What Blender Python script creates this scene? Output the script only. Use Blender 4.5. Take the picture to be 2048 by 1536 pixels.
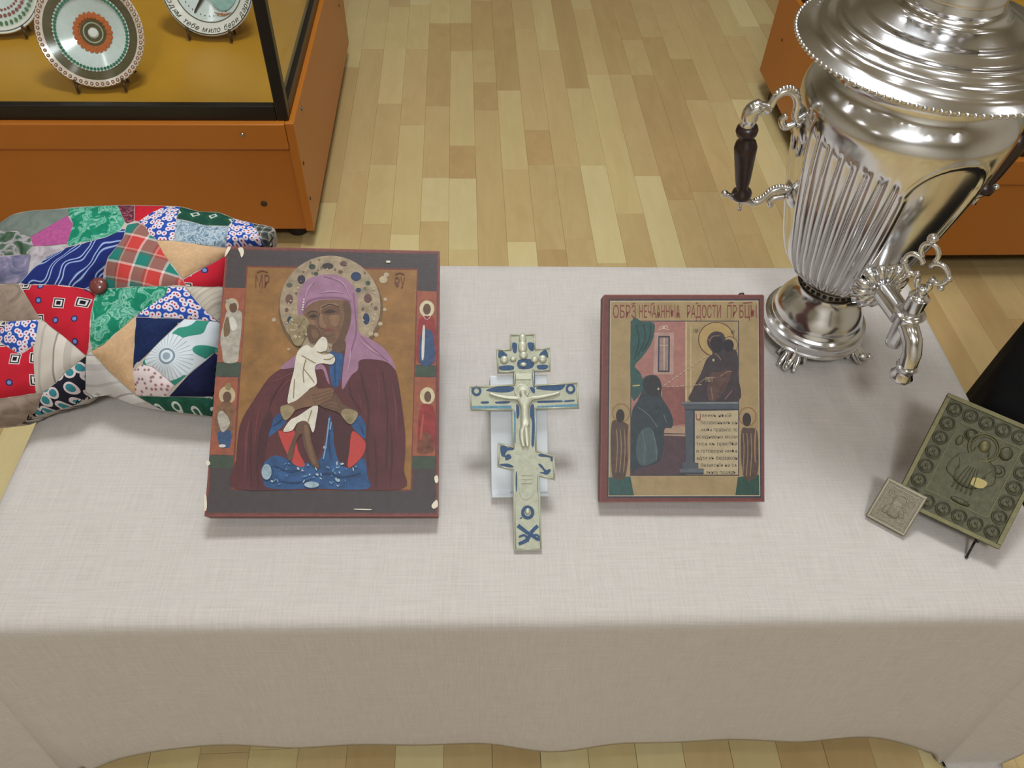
import bpy, bmesh, math, random
import numpy as np
from mathutils import Matrix, Vector
from mathutils.geometry import delaunay_2d_cdt
from math import pi, sin, cos, radians as rad

for o in list(bpy.data.objects): bpy.data.objects.remove(o, do_unlink=True)
C = bpy.context.scene.collection
scn = bpy.context.scene

# ------------------------------------------------------------------ camera (solved from the plank, table and case edges)
F, PX, PY, CAMZ = 1595.0, 1024.0, 768.0, 1.20
RW = np.array([[0.99848935, 0.01485802, 0.05289854], [-0.04583213, 0.7562301, 0.6526986], [0.03030566, 0.65413705, -0.75576867]])
cam_d = bpy.data.cameras.new('camera'); cam = bpy.data.objects.new('camera', cam_d); C.objects.link(cam)
cam_d.sensor_fit = 'HORIZONTAL'; cam_d.sensor_width = 36.0; cam_d.lens = 36.0 * F / 2048.0
cam_d.clip_start = 0.02; cam_d.clip_end = 60
_r, _u, _f = RW[:, 0], RW[:, 1], RW[:, 2]
cam.matrix_world = Matrix(((_r[0], _u[0], -_f[0], 0), (_r[1], _u[1], -_f[1], 0), (_r[2], _u[2], -_f[2], CAMZ), (0, 0, 0, 1)))
scn.camera = cam
EYE = np.array([0, 0, CAMZ])
def ray(x, y): return RW @ np.array([x - PX, PY - y, F])
def onz(x, y, z):
    r = ray(x, y); return EYE + r * ((z - CAMZ) / r[2])
def onplane(x, y, O, n):
    r = ray(x, y); return EYE + r * (((O - EYE) @ n) / (r @ n))

# ------------------------------------------------------------------ world, lights, exposure
vs = scn.view_settings
vs.view_transform = 'Standard'; vs.look = 'None'; vs.gamma = 1.0; vs.use_curve_mapping = False
vs.exposure = 0.0
w = bpy.data.worlds.new('room_air'); scn.world = w; w.use_nodes = True
w.node_tree.nodes['Background'].inputs[0].default_value = (0.9, 0.95, 1.0, 1); w.node_tree.nodes['Background'].inputs[1].default_value = 0.15
CEIL = 3.0
LAMP_W = 1.1
LAMPCOL, PANELCOL = (0.96, 0.97, 1.0), (0.90, 0.96, 1.0)
LAMPS = [(x, y) for y in (-1.3, 0.0, 1.25, 2.5) for x in (-2.1, -0.7, 0.7, 2.1)]
PANELS = [(0.15, 1.35, 0.6, 0.6, 33.0), (-0.1, -1.3, 0.6, 0.6, 40.0)]      # x, y, size, watts; second panel is an added frontal fill

# ------------------------------------------------------------------ helpers
def lin(c):
    return tuple((v / 255 / 12.92) if v / 255 <= .04045 else ((v / 255 + .055) / 1.055) ** 2.4 for v in c)
MATS = {}
def nd(t, kind, **kw):
    n = t.nodes.new(kind)
    for k, v in kw.items():
        if k.startswith('i_'): n.inputs[k[2:].replace('_', ' ')].default_value = v
        else: setattr(n, k, v)
    return n
def newmat(name):
    m = bpy.data.materials.new(name); m.use_nodes = True
    t = m.node_tree; b = t.nodes['Principled BSDF']; MATS[name] = m
    return m, t, b
def M(col, rough=.6, metal=0., noise=.0, nscale=60., bump=0., bscale=200., spec=.5, coat=0., name=None, hue2=None, coords='Object'):
    key = name or ('m', tuple(col), rough, metal, noise, nscale, bump, bscale, spec, coat, hue2, coords)
    if key in MATS: return MATS[key]
    m, t, b = newmat(str(key)); MATS[key] = m
    c = (*lin(col), 1)
    b.inputs['Roughness'].default_value = rough; b.inputs['Metallic'].default_value = metal
    b.inputs['Specular IOR Level'].default_value = spec; b.inputs['Coat Weight'].default_value = coat
    tc = nd(t, 'ShaderNodeTexCoord')
    if noise:
        n = nd(t, 'ShaderNodeTexNoise', i_Scale=nscale, i_Detail=5., i_Roughness=.65); t.links.new(tc.outputs[coords], n.inputs['Vector'])
        r = nd(t, 'ShaderNodeValToRGB'); t.links.new(n.outputs['Fac'], r.inputs['Fac'])
        d = tuple(max(0, v * (1 - noise)) for v in c[:3]); l = tuple(min(1, v * (1 + noise)) for v in c[:3])
        if hue2: l = lin(hue2)
        r.color_ramp.elements[0].position = .3; r.color_ramp.elements[1].position = .7
        r.color_ramp.elements[0].color = (*d, 1); r.color_ramp.elements[1].color = (*l, 1)
        t.links.new(r.outputs['Color'], b.inputs['Base Color'])
    else: b.inputs['Base Color'].default_value = c
    if bump:
        n2 = nd(t, 'ShaderNodeTexNoise', i_Scale=bscale, i_Detail=4.); t.links.new(tc.outputs[coords], n2.inputs['Vector'])
        bp = nd(t, 'ShaderNodeBump', i_Strength=bump, i_Distance=.002); t.links.new(n2.outputs['Fac'], bp.inputs['Height']); t.links.new(bp.outputs['Normal'], b.inputs['Normal'])
    return m

def link(o, parent=None):
    C.objects.link(o)
    if parent is not None: o.parent = parent
    return o
def mesh_obj(name, verts, faces, mats, parent=None, smooth=False, fm=None):
    me = bpy.data.meshes.new(name); me.from_pydata([tuple(map(float, v)) for v in verts], [], [list(map(int, f)) for f in faces])
    for m in (mats if isinstance(mats, (list, tuple)) else [mats]): me.materials.append(m)
    if fm is not None: me.polygons.foreach_set('material_index', fm)
    if smooth: me.polygons.foreach_set('use_smooth', [True] * len(me.polygons))
    me.update()
    return link(bpy.data.objects.new(name, me), parent)
def empty(name, loc=(0, 0, 0), mat=None):
    o = bpy.data.objects.new(name, None); o.empty_display_size = .05
    if mat is not None: o.matrix_world = mat
    else: o.location = loc
    return link(o)
def tag(o, label, cat, group=None, kind=None):
    o['label'] = label; o['category'] = cat
    if group: o['group'] = group
    if kind: o['kind'] = kind
    return o
def struct(o, label=None):
    o['kind'] = 'structure'
    if label: o['label'] = label
    return o
class MB:
    """collects shapes into one mesh"""
    def __init__(s): s.v = []; s.f = []
    def add(s, v, f):
        k = len(s.v); s.v += [tuple(p) for p in v]; s.f += [[i + k for i in q] for q in f]; return s
    def box(s, x0, x1, y0, y1, z0, z1, bev=0.):
        if bev:
            bm = bmesh.new(); bmesh.ops.create_cube(bm, size=1)
            for v in bm.verts: v.co = Vector(((x0 + x1) / 2 + v.co.x * (x1 - x0), (y0 + y1) / 2 + v.co.y * (y1 - y0), (z0 + z1) / 2 + v.co.z * (z1 - z0)))
            bmesh.ops.bevel(bm, geom=bm.edges[:], offset=bev, segments=2, affect='EDGES', profile=.5)
            bm.verts.index_update(); s.add([v.co[:] for v in bm.verts], [[v.index for v in f.verts] for f in bm.faces]); bm.free(); return s
        v = [(x, y, z) for x in (x0, x1) for y in (y0, y1) for z in (z0, z1)]
        return s.add(v, [(0, 1, 3, 2), (4, 6, 7, 5), (0, 4, 5, 1), (2, 3, 7, 6), (0, 2, 6, 4), (1, 5, 7, 3)])
    def lathe(s, prof, n=48, c=(0, 0, 0), axis=None, caps=True):
        """prof: (r, h) list; axis: unit vector (default z)"""
        A = Vector(axis or (0, 0, 1)).normalized(); X = A.orthogonal().normalized() if axis else Vector((1, 0, 0)); Y = A.cross(X)
        c = Vector(c); v = []; f = []
        for r, h in prof:
            for i in range(n):
                a = 2 * pi * i / n; v.append(c + A * h + (X * cos(a) + Y * sin(a)) * r)
        for j in range(len(prof) - 1):
            for i in range(n): f.append((j * n + i, j * n + (i + 1) % n, (j + 1) * n + (i + 1) % n, (j + 1) * n + i))
        if caps and prof[0][0] > 1e-5: f.append(tuple(range(n))[::-1])
        if caps and prof[-1][0] > 1e-5: f.append(tuple((len(prof) - 1) * n + i for i in range(n)))
        return s.add(v, f)
    def tube(s, pts, r, n=10, cap=True):
        P = [Vector(p) for p in pts]; R = list(np.interp(np.linspace(0, 1, len(P)), np.linspace(0, 1, len(r)), r)) if isinstance(r, (list, tuple)) else [r] * len(P)
        T = [(P[min(i + 1, len(P) - 1)] - P[max(i - 1, 0)]).normalized() for i in range(len(P))]
        N = T[0].orthogonal().normalized(); v = []; f = []
        for i, p in enumerate(P):
            N = (N - T[i] * N.dot(T[i])).normalized(); B = T[i].cross(N)
            for k in range(n):
                a = 2 * pi * k / n; v.append(p + (N * cos(a) + B * sin(a)) * R[i])
        for i in range(len(P) - 1):
            for k in range(n): f.append((i * n + k, i * n + (k + 1) % n, (i + 1) * n + (k + 1) % n, (i + 1) * n + k))
        if cap: f.append(tuple(range(n))[::-1]); f.append(tuple((len(P) - 1) * n + k for k in range(n)))
        return s.add(v, f)
    def ball(s, c, r, sx=1, sy=1, sz=1, seg=10, rings=7):
        bm = bmesh.new(); bmesh.ops.create_uvsphere(bm, u_segments=seg, v_segments=rings, radius=r)
        bm.verts.index_update(); c = Vector(c)
        s.add([(c.x + v.co.x * sx, c.y + v.co.y * sy, c.z + v.co.z * sz) for v in bm.verts], [[v.index for v in f.verts] for f in bm.faces]); bm.free(); return s
    def prism(s, poly, h0, h1):
        n = len(poly); v = [(p[0], p[1], h0) for p in poly] + [(p[0], p[1], h1) for p in poly]
        ar = sum(poly[i][0] * poly[(i + 1) % n][1] - poly[(i + 1) % n][0] * poly[i][1] for i in range(n))
        idx = list(range(n)) if ar > 0 else list(range(n))[::-1]
        f = [[i + n for i in idx], idx[::-1]]
        for k in range(n): a, b = idx[k], idx[(k + 1) % n]; f.append((a, b, b + n, a + n))
        return s.add(v, f)
    def build(s, name, mat, parent=None, smooth=False, angle=None):
        o = mesh_obj(name, s.v, s.f, mat, parent, smooth)
        if angle: o.data.set_sharp_from_angle(angle=rad(angle))
        return o
def cr(pts, n=5, closed=True):
    """Catmull-Rom through the points"""
    P = [np.array(p, float) for p in pts]; L = len(P); out = []
    for i in range(L if closed else L - 1):
        if closed: p0, p1, p2, p3 = P[i - 1], P[i], P[(i + 1) % L], P[(i + 2) % L]
        else: p0, p1, p2, p3 = P[max(i - 1, 0)], P[i], P[i + 1], P[min(i + 2, L - 1)]
        for k in range(n):
            t = k / n
            out.append(tuple(.5 * (2 * p1 + (p2 - p0) * t + (2 * p0 - 5 * p1 + 4 * p2 - p3) * t * t + (3 * p1 - p0 - 3 * p2 + p3) * t ** 3)))
    if not closed: out.append(tuple(P[-1]))
    return out
def ell(cx, cy, rx, ry=None, rot=0, n=20, a0=0, a1=360):
    ry = rx if ry is None else ry; out = []
    full = (a1 - a0) >= 360
    for i in range(n if full else n + 1):
        a = rad(a0 + (a1 - a0) * i / n); x, y = rx * cos(a), ry * sin(a); c, s_ = cos(rad(rot)), sin(rad(rot))
        out.append((cx + x * c - y * s_, cy + x * s_ + y * c))
    return out
def strip(pts, wd):
    """a brush stroke: polygon of width wd along a polyline"""
    P = [np.array(p, float) for p in pts]; L = []; R = []
    if isinstance(wd, (list, tuple)): wd = list(np.interp(np.linspace(0, 1, len(P)), np.linspace(0, 1, len(wd)), wd))
    for i, p in enumerate(P):
        t = P[min(i + 1, len(P) - 1)] - P[max(i - 1, 0)]; t /= (np.linalg.norm(t) + 1e-9); n = np.array((-t[1], t[0]))
        q = wd[i] if isinstance(wd, (list, tuple)) else wd
        L.append(tuple(p + n * q / 2)); R.append(tuple(p - n * q / 2))
    return L + R[::-1]
_txt = {}
def text_mesh(s):
    """(verts, faces) of a string in the built-in font, unit size"""
    if s in _txt: return _txt[s]
    cu = bpy.data.curves.new('t', 'FONT'); cu.body = s; cu.size = 1; cu.resolution_u = 2
    ob = bpy.data.objects.new('t', cu); C.objects.link(ob); bpy.context.view_layer.update()
    me = bpy.data.meshes.new_from_object(ob.evaluated_get(bpy.context.evaluated_depsgraph_get()))
    r = ([tuple(v.co[:2]) for v in me.vertices], [tuple(p.vertices) for p in me.polygons])
    bpy.data.objects.remove(ob); bpy.data.curves.remove(cu); bpy.data.meshes.remove(me); _txt[s] = r
    return r
class Board:
    """a leaning flat thing: local x along its bottom edge, y up its face, z out of the face"""
    def __init__(s, O, U, V):
        s.O = np.array(O); s.U = np.array(U) / np.linalg.norm(U); V = np.array(V); V = V - s.U * (V @ s.U); s.V = V / np.linalg.norm(V); s.n = np.cross(s.U, s.V)
    def matrix(s):
        return Matrix([[s.U[i], s.V[i], s.n[i], s.O[i]] for i in range(3)] + [[0, 0, 0, 1]])
    def px(s, x, y):
        p = onplane(x, y, s.O, s.n) - s.O; return (float(p @ s.U), float(p @ s.V))
def board_from_quad(TL, TR, BR, BL, zlow):
    rs = [ray(*p) for p in (TL, TR, BR, BL)]
    s = np.linalg.svd(np.array([rs[0], -rs[1], rs[2], -rs[3]]).T)[2][-1]; s = s * np.sign(s[0])
    P = [s[i] * rs[i] for i in range(4)]; k = (zlow - CAMZ) / min(P[2][2], P[3][2]); P = [k * p + EYE for p in P]
    U = P[2] - P[3] + P[1] - P[0]; V = P[0] - P[3] + P[1] - P[2]
    return Board(P[3], U, V)
class Paint:
    """flat painted shapes on a board, each shape a hair above the last; points in photo-crop pixels"""
    def __init__(s, bd, T, z0=.00015, dz=.000012): s.bd = bd; s.T = T; s.z = z0; s.dz = dz; s.v = []; s.f = []; s.fm = []; s.m = []
    def mi(s, m):
        if m not in s.m: s.m.append(m)
        return s.m.index(m)
    def loc(s, p): return s.bd.px(*s.T(*p))
    def poly(s, m, pts):
        L = [s.loc(p) for p in pts]; ar = sum(L[i][0] * L[(i + 1) % len(L)][1] - L[(i + 1) % len(L)][0] * L[i][1] for i in range(len(L)))
        if ar < 0: L = L[::-1]
        k = len(s.v); s.v += [(a, b, s.z) for a, b in L]; s.f.append(list(range(k, k + len(L)))); s.fm.append(s.mi(m)); s.z += s.dz
    def sm(s, m, pts, n=4): s.poly(m, cr(pts, n))
    def stroke(s, m, pts, wd, smooth=True): s.poly(m, strip(cr(pts, 5, False) if smooth and len(pts) > 2 else pts, wd))
    def ring(s, m, cx, cy, rx, ry, wd, n=36):
        a = ell(cx, cy, rx, ry, n=n); b = ell(cx, cy, rx - wd, ry - wd, n=n); A = [s.loc(p) for p in a]; B = [s.loc(p) for p in b]; k = len(s.v)
        s.v += [(x, y, s.z) for x, y in A + B]
        for i in range(n): s.f.append([k + (i + 1) % n, k + i, k + n + i, k + n + (i + 1) % n]); s.fm.append(s.mi(m))
        s.z += s.dz
    def text(s, m, st, x0, y1, x1, h, slant=0.):
        """text fitted between x0 and x1, baseline y1, cap height h (crop pixels)"""
        v, f = text_mesh(st)
        if not v: return
        mx = max(p[0] for p in v); mn = min(p[0] for p in v); my = .72
        k = len(s.v)
        for x, y in v: s.v.append((*s.loc((x0 + (x - mn) / (mx - mn) * (x1 - x0) + slant * y, y1 - y / my * h)), s.z))
        for q in f: s.f.append([i + k for i in q]); s.fm.append(s.mi(m))
        s.z += s.dz
    def build(s, name, parent): 
        o = mesh_obj(name, s.v, s.f, s.m, parent, fm=s.fm)
        return o
# ------------------------------------------------------------------ the room
TZ = 0.415
TOP = TZ + .0022            # upper face of the cloth
RX0, RX1, RY0, RY1 = -3.2, 3.2, -2.6, 5.2
wallm = M((214, 208, 196), .9, noise=.04, nscale=3, name='wall_paint')
def wallbox(name, *a): return struct(MB().box(*a).build(name, wallm))
wallbox('wall_back', RX0, RX1, RY1, RY1 + .1, 0, CEIL)
wallbox('wall_front', RX0, RX1, RY0 - .1, RY0, 0, CEIL)
wallbox('wall_left', RX0 - .1, RX0, RY0, RY1, 0, CEIL)
wallbox('wall_right', RX1, RX1 + .1, RY0, RY1, 0, CEIL)
struct(MB().box(RX0 - .1, RX1 + .1, RY0 - .1, RY1 + .1, CEIL, CEIL + .1).build('ceiling', M((226, 224, 218), .9, name='ceiling_paint')))

# ceiling luminaires (seen only as reflections in the samovar; front panel is added fill)
def emit(name, col, s):
    m, t, b = newmat(name); b.inputs['Base Color'].default_value = (.8, .8, .8, 1); b.inputs['Emission Color'].default_value = (*col, 1); b.inputs['Emission Strength'].default_value = s
    return m
lens = emit('lamp_lens', LAMPCOL, 25.0); pan_lens = emit('panel_lens', PANELCOL, 3.0)
chrome_trim = M((200, 200, 200), .3, 1.0, name='lamp_trim')
for x, y in LAMPS:
    e = tag(empty('downlight', (x, y, CEIL)), 'round recessed ceiling downlight, reflected as small sparks in the samovar', 'lamp', 'ceiling downlights')
    MB().lathe([(.062, 0), (.065, -.006), (.05, -.008), (.045, -.002), (.045, 0)], 28).build('trim_ring', chrome_trim, e, True)
    MB().lathe([(0, -.003), (.045, -.003), (.045, -.002)], 24).build('lens', lens, e)
    L = bpy.data.lights.new('downlight_beam', 'AREA'); L.shape = 'DISK'; L.size = .085; L.energy = LAMP_W; L.color = LAMPCOL; L.spread = rad(150)
    lo = bpy.data.objects.new('beam', L); link(lo, e); lo.location = (0, 0, -.012)
for x, y, sx, sy, watts in PANELS:
    e = tag(empty('ceiling_key_fill_panel', (x, y, CEIL)), 'square flat ceiling light panel; the rear one is key, the front one added fill', 'lamp', 'ceiling light panels')
    mb = MB()
    for a in ((-sx / 2 - .02, -sx / 2, -sy / 2 - .02, sy / 2 + .02), (sx / 2, sx / 2 + .02, -sy / 2 - .02, sy / 2 + .02), (-sx / 2, sx / 2, -sy / 2 - .02, -sy / 2), (-sx / 2, sx / 2, sy / 2, sy / 2 + .02)): mb.box(*a, -.02, 0)
    mb.build('frame', M((235, 235, 235), .5), e)
    MB().box(-sx / 2, sx / 2, -sy / 2, sy / 2, -.008, -.002).build('diffuser', pan_lens, e)
    L = bpy.data.lights.new('panel_glow', 'AREA'); L.shape = 'RECTANGLE'; L.size = sx * .97; L.size_y = sy * .97; L.energy = watts; L.color = PANELCOL; L.spread = rad(160)
    lo = bpy.data.objects.new('glow', L); link(lo, e); lo.location = (0, 0, -.014)

# ------------------------------------------------------------------ parquet floor
def wood_mat(name, col, dark, sx, sy, rough=.42, rnd=.18, coat=.1):
    m, t, b = newmat(name)
    tc = nd(t, 'ShaderNodeTexCoord'); oi = nd(t, 'ShaderNodeObjectInfo')
    mp = nd(t, 'ShaderNodeMapping'); mp.inputs['Scale'].default_value = (sx, sy, 1)
    cmb = nd(t, 'ShaderNodeCombineXYZ'); mu = nd(t, 'ShaderNodeMath', operation='MULTIPLY'); mu.inputs[1].default_value = 37.0
    t.links.new(oi.outputs['Random'], mu.inputs[0]); t.links.new(mu.outputs[0], cmb.inputs[0]); t.links.new(mu.outputs[0], cmb.inputs[2])
    ad = nd(t, 'ShaderNodeVectorMath', operation='ADD'); t.links.new(tc.outputs['Object'], mp.inputs['Vector']); t.links.new(mp.outputs[0], ad.inputs[0]); t.links.new(cmb.outputs[0], ad.inputs[1])
    n = nd(t, 'ShaderNodeTexNoise', i_Scale=1.0, i_Detail=6., i_Roughness=.6, i_Distortion=.6); t.links.new(ad.outputs[0], n.inputs['Vector'])
    r = nd(t, 'ShaderNodeValToRGB'); t.links.new(n.outputs['Fac'], r.inputs['Fac'])
    r.color_ramp.elements[0].position = .28; r.color_ramp.elements[1].position = .68
    r.color_ramp.elements[0].color = (*lin(dark), 1); r.color_ramp.elements[1].color = (*lin(col), 1)
    hs = nd(t, 'ShaderNodeHueSaturation'); mr = nd(t, 'ShaderNodeMapRange'); mr.inputs[3].default_value = 1 - rnd; mr.inputs[4].default_value = 1 + rnd * .6
    t.links.new(oi.outputs['Random'], mr.inputs[0]); t.links.new(mr.outputs[0], hs.inputs['Value']); t.links.new(r.outputs[0], hs.inputs['Color']); t.links.new(hs.outputs[0], b.inputs['Base Color'])
    b.inputs['Roughness'].default_value = rough; b.inputs['Coat Weight'].default_value = coat; b.inputs['Coat Roughness'].default_value = .25
    return m
TONES = [wood_mat('plank_pale', (206, 188, 138), (199, 180, 129), 34, 3.0, rnd=.05), wood_mat('plank_straw', (198, 177, 125), (190, 167, 115), 34, 3.0, rnd=.05),
         wood_mat('plank_tan', (191, 165, 115), (182, 155, 106), 34, 3.0, rnd=.05), wood_mat('plank_brown', (182, 153, 103), (172, 143, 95), 34, 3.0, rnd=.05)]
PW = (onz(1197, 526, 0)[0] - onz(899.5, 526, 0)[0]) / 5; XL0 = onz(899, 300, 0)[0]
floor = struct(MB().box(RX0, RX1, RY0, RY1, -.05, -.0122).build('floor', M((140, 112, 74), .8)))
pme = []
for i, m in enumerate(TONES):
    w2, h = PW / 2 - .00012, .012; c = .0004
    v = [(-w2, -.5, -h), (w2, -.5, -h), (w2, .5, -h), (-w2, .5, -h), (-w2, -.5, -c), (w2, -.5, -c), (w2, .5, -c), (-w2, .5, -c), (-w2 + c, -.4992, 0), (w2 - c, -.4992, 0), (w2 - c, .4992, 0), (-w2 + c, .4992, 0)]
    f = [(3, 2, 1, 0), (0, 1, 5, 4), (1, 2, 6, 5), (2, 3, 7, 6), (3, 0, 4, 7), (4, 5, 9, 8), (5, 6, 10, 9), (6, 7, 11, 10), (7, 4, 8, 11), (8, 9, 10, 11)]
    me = bpy.data.meshes.new('plank'); me.from_pydata(v, [], f); me.materials.append(m); pme.append(me)
# strip ends read off the photograph: column -> (far to near pixel rows, tones of the pieces between them)
ENDS = {-5: ((134, 406, 520), (3, 1)), -4: ((97, 340, 500), (2, 2)), -3: ((95, 207, 330), (1, 2)), -2: ((97, 207, 250, 470), (2, 2, 1)),
        -1: ((-30, 46, 97, 213, 356, 443, 560), (1, 3, 3, 2, 0, 2)), 0: ((46, 102, 291, 357, 500, 620), (3, 1, 3, 0, 1)), 1: ((101, 165, 220, 560), (2, 3, 2)),
        2: ((-40, 55, 181, 338, 484, 640), (3, 3, 1, 2, 0)), 3: ((60, 259, 330, 500), (2, 3, 2)), 4: ((100, 331, 480, 600), (2, 2, 2)), 5: ((-60, 177, 331, 527), (3, 1, 0)),
        6: ((150, 427, 640), (1, 2)), 7: ((-20, 150, 352, 560), (3, 2, 0)), 8: ((80, 150, 291, 400, 560), (2, 3, 3, 2)), 9: ((75, 200, 384, 560), (3, 3, 2)), 10: ((200, 470, 620), (2, 2)), 11: ((-60, 205, 420), (2, 1))}
rng = random.Random(5)
stuff = MB(); nvis = 0; sm_ = []; sfm = []
def project(p):
    c = RW.T @ (np.array(p) - EYE); return PX + F * c[0] / c[2], PY - F * c[1] / c[2], c[2]
def put_plank(k, y0, y1, tone):
    """strip piece of column k from y0 to y1"""
    global nvis
    x = XL0 + (k + .5) * PW; vis = False
    for yy in (y0, (y0 + y1) / 2, y1):
        if yy < .12: continue
        u, v, d = project((x, yy, 0))
        if -80 < u < 2130 and -60 < v < 1590 and (v > 1420 or v < 560 or u > 1800 or u < 120): vis = True
    if -.36 > x + PW and y0 > 1.5: vis = False                     # under the left case
    if x - PW > .9 and y0 > 1.6: vis = False
    if vis and nvis < 300:
        o = bpy.data.objects.new('plank', pme[tone]); link(o, floor); o.location = (x, (y0 + y1) / 2, 0); o.scale = (1, y1 - y0 - .0003, 1); nvis += 1
    else:
        n0 = len(stuff.f); stuff.box(x - PW / 2 + .0004, x + PW / 2 - .0004, y0 + .0003, y1 - .0003, -.012, 0); sfm.extend([tone] * (len(stuff.f) - n0))
k0, k1 = int((RX0 - XL0) / PW) - 1, int((RX1 - XL0) / PW) + 1
for k in range(k0, k1 + 1):
    if XL0 + k * PW < RX0 or XL0 + (k + 1) * PW > RX1: continue
    segs = []
    if k in ENDS:
        rows, tn = ENDS[k]; ys = [onz(900 + k * 52, r, 0)[1] for r in rows]           # far -> near
        for i in range(len(tn)): segs.append((ys[i + 1], ys[i], tn[i]))
        lo, hi = ys[-1], ys[0]
    else:
        lo = hi = 1.2 + rng.random() * .3
    y = lo
    while y > RY0:
        n = max(RY0, y - rng.uniform(.22, .46)); segs.append((n, y, rng.choice((0, 1, 1, 2, 2, 3)))); y = n
    y = hi
    while y < RY1:
        n = min(RY1, y + rng.uniform(.22, .46)); segs.append((y, n, rng.choice((0, 1, 1, 2, 2, 3)))); y = n
    for a, b_, tn in segs:
        if b_ - a > .004: put_plank(k, a, b_, tn)
po = mesh_obj('parquet_remainder', stuff.v, stuff.f, TONES, floor, fm=sfm); po['kind'] = 'stuff'
print('planks', nvis)

# ------------------------------------------------------------------ glass display cases
lam = wood_mat('case_laminate', (182, 108, 34), (176, 102, 30), 3, 3, rough=.38, rnd=0)
deckm = wood_mat('case_deck_wood', (190, 138, 38), (182, 130, 33), 4, 4, rough=.4, rnd=0)
blackm = M((22, 16, 15), .35, name='black_frame'); gapm = M((40, 24, 10), .8)
def glass_mat():
    m, t, b = newmat('pane_glass'); t.nodes.remove(b); out = t.nodes['Material Output']
    tr = nd(t, 'ShaderNodeBsdfTransparent'); tr.inputs[0].default_value = (.97, .985, .97, 1); gl = nd(t, 'ShaderNodeBsdfGlossy'); gl.inputs['Roughness'].default_value = .02
    fr = nd(t, 'ShaderNodeFresnel', i_IOR=1.3); mx = nd(t, 'ShaderNodeMixShader'); ge = nd(t, 'ShaderNodeNewGeometry'); iv = nd(t, 'ShaderNodeMath', operation='SUBTRACT'); iv.inputs[0].default_value = 1.; t.links.new(ge.outputs['Backfacing'], iv.inputs[1]); mf = nd(t, 'ShaderNodeMath', operation='MULTIPLY'); t.links.new(iv.outputs[0], mf.inputs[0]); t.links.new(fr.outputs[0], mf.inputs[1]); t.links.new(mf.outputs[0], mx.inputs[0]); t.links.new(tr.outputs[0], mx.inputs[1]); t.links.new(gl.outputs[0], mx.inputs[2]); t.links.new(mx.outputs[0], out.inputs['Surface'])
    return m
glass = glass_mat()
boltm = M((170, 165, 155), .3, 1.); plugm = M((58, 42, 26), .6)
def display_case(label, x0, x1, y0, y1, zb, inner, h_glass=.95):
    """inner: +1 if the aisle side is x1, -1 if it is x0"""
    e = tag(empty('display_case', ((x0 + x1) / 2, (y0 + y1) / 2, 0)), label, 'display case')
    ox, oy = (x0 + x1) / 2, (y0 + y1) / 2; X0, X1, Y0, Y1 = x0 - ox, x1 - ox, y0 - oy, y1 - oy
    zt = .315; zr = .258; t = .018
    MB().box(X0, X0 + t, Y0, Y1, zb, zt, .0012).build('side_panel', lam, e); MB().box(X1 - t, X1, Y0, Y1, zb, zt, .0012).build('side_panel', lam, e)
    MB().box(X0 + t, X1 - t, Y0 + .008, Y0 + .026, zb, zr - .002, .0012).build('front_panel', lam, e)
    MB().box(X0 + t, X1 - t, Y1 - .026, Y1 - .008, zb, zr - .002).build('back_panel', lam, e)
    MB().box(X0 + t + .0005, X1 - t - .0005, Y0 - .004, Y0 + .03, zr, zt + .0005, .0025).build('front_rail', lam, e)
    MB().box(X0 + t + .0005, X1 - t - .0005, Y1 - .03, Y1 + .004, zr, zt, .0025).build('back_rail', lam, e)
    MB().box(X0 + t, X1 - t, Y0 + .03, Y1 - .03, .300, .322).build('deck', deckm, e)
    MB().box(X0 + t, X1 - t, Y0 + .05, Y1 - .05, zb + .002, zb + .02).build('base_board', gapm, e)
    i_ = .010; fw = .024; b0, b1 = .322, .347
    fx0, fx1, fy0, fy1 = X0 + i_, X1 - i_, Y0 + i_, Y1 - i_
    for nm, a in (('bottom_bar', (fx0 + fw, fx1 - fw, fy0, fy0 + .018)), ('bottom_bar', (fx0 + fw, fx1 - fw, fy1 - .018, fy1)), ('bottom_bar', (fx0, fx0 + .018, fy0 + fw, fy1 - fw)), ('bottom_bar', (fx1 - .018, fx1, fy0 + fw, fy1 - fw))):
        MB().box(*a, zt, b1, .002).build(nm, blackm, e)
        MB().box(*a, h_glass - .025, h_glass, .002).build('top_bar', blackm, e)
    for a in ((fx0, fx0 + fw, fy0, fy0 + fw), (fx1 - fw, fx1, fy0, fy0 + fw), (fx0, fx0 + fw, fy1 - fw, fy1), (fx1 - fw, fx1, fy1 - fw, fy1)): MB().box(*a, zt, h_glass, .003).build('corner_post', blackm, e)
    g = .003
    for nm, a in (('glass_pane', (fx0 + fw, fx1 - fw, fy0 + .006, fy0 + .006 + g)), ('glass_pane', (fx0 + fw, fx1 - fw, fy1 - .009, fy1 - .009 + g)), ('glass_pane', (fx0 + .006, fx0 + .006 + g, fy0 + fw, fy1 - fw)), ('glass_pane', (fx1 - .009, fx1 - .009 + g, fy0 + fw, fy1 - fw))):
        MB().box(*a, b1 - .004, h_glass - .022).build(nm, glass, e)
    MB().box(fx0 + .018, fx1 - .018, fy0 + .018, fy1 - .018, h_glass - .012, h_glass - .008).build('top_glass', glass, e)
    for sx in (X0 + .05, X1 - .05):
        for sy in (Y0 + .06, Y1 - .06): MB().lathe([(.02, 0), (.024, .004), (.024, zb - .001)], 20, (sx, sy, 0)).build('foot', blackm, e, False)
    # screws and plugs
    xs = X1 if inner > 0 else X0; d = 1 if inner > 0 else -1
    MB().lathe([(.0045, 0), (.0045, .002), (.003, .0035), (0, .004)], 12, (xs - d * .105, Y0 - .004, .293), (0, -1, 0)).build('screw', boltm, e, True)
    MB().lathe([(.0045, 0), (.0045, .002), (.003, .0035), (0, .004)], 12, (xs, Y0 + .10, .29), (d, 0, 0)).build('screw', boltm, e, True)
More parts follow.
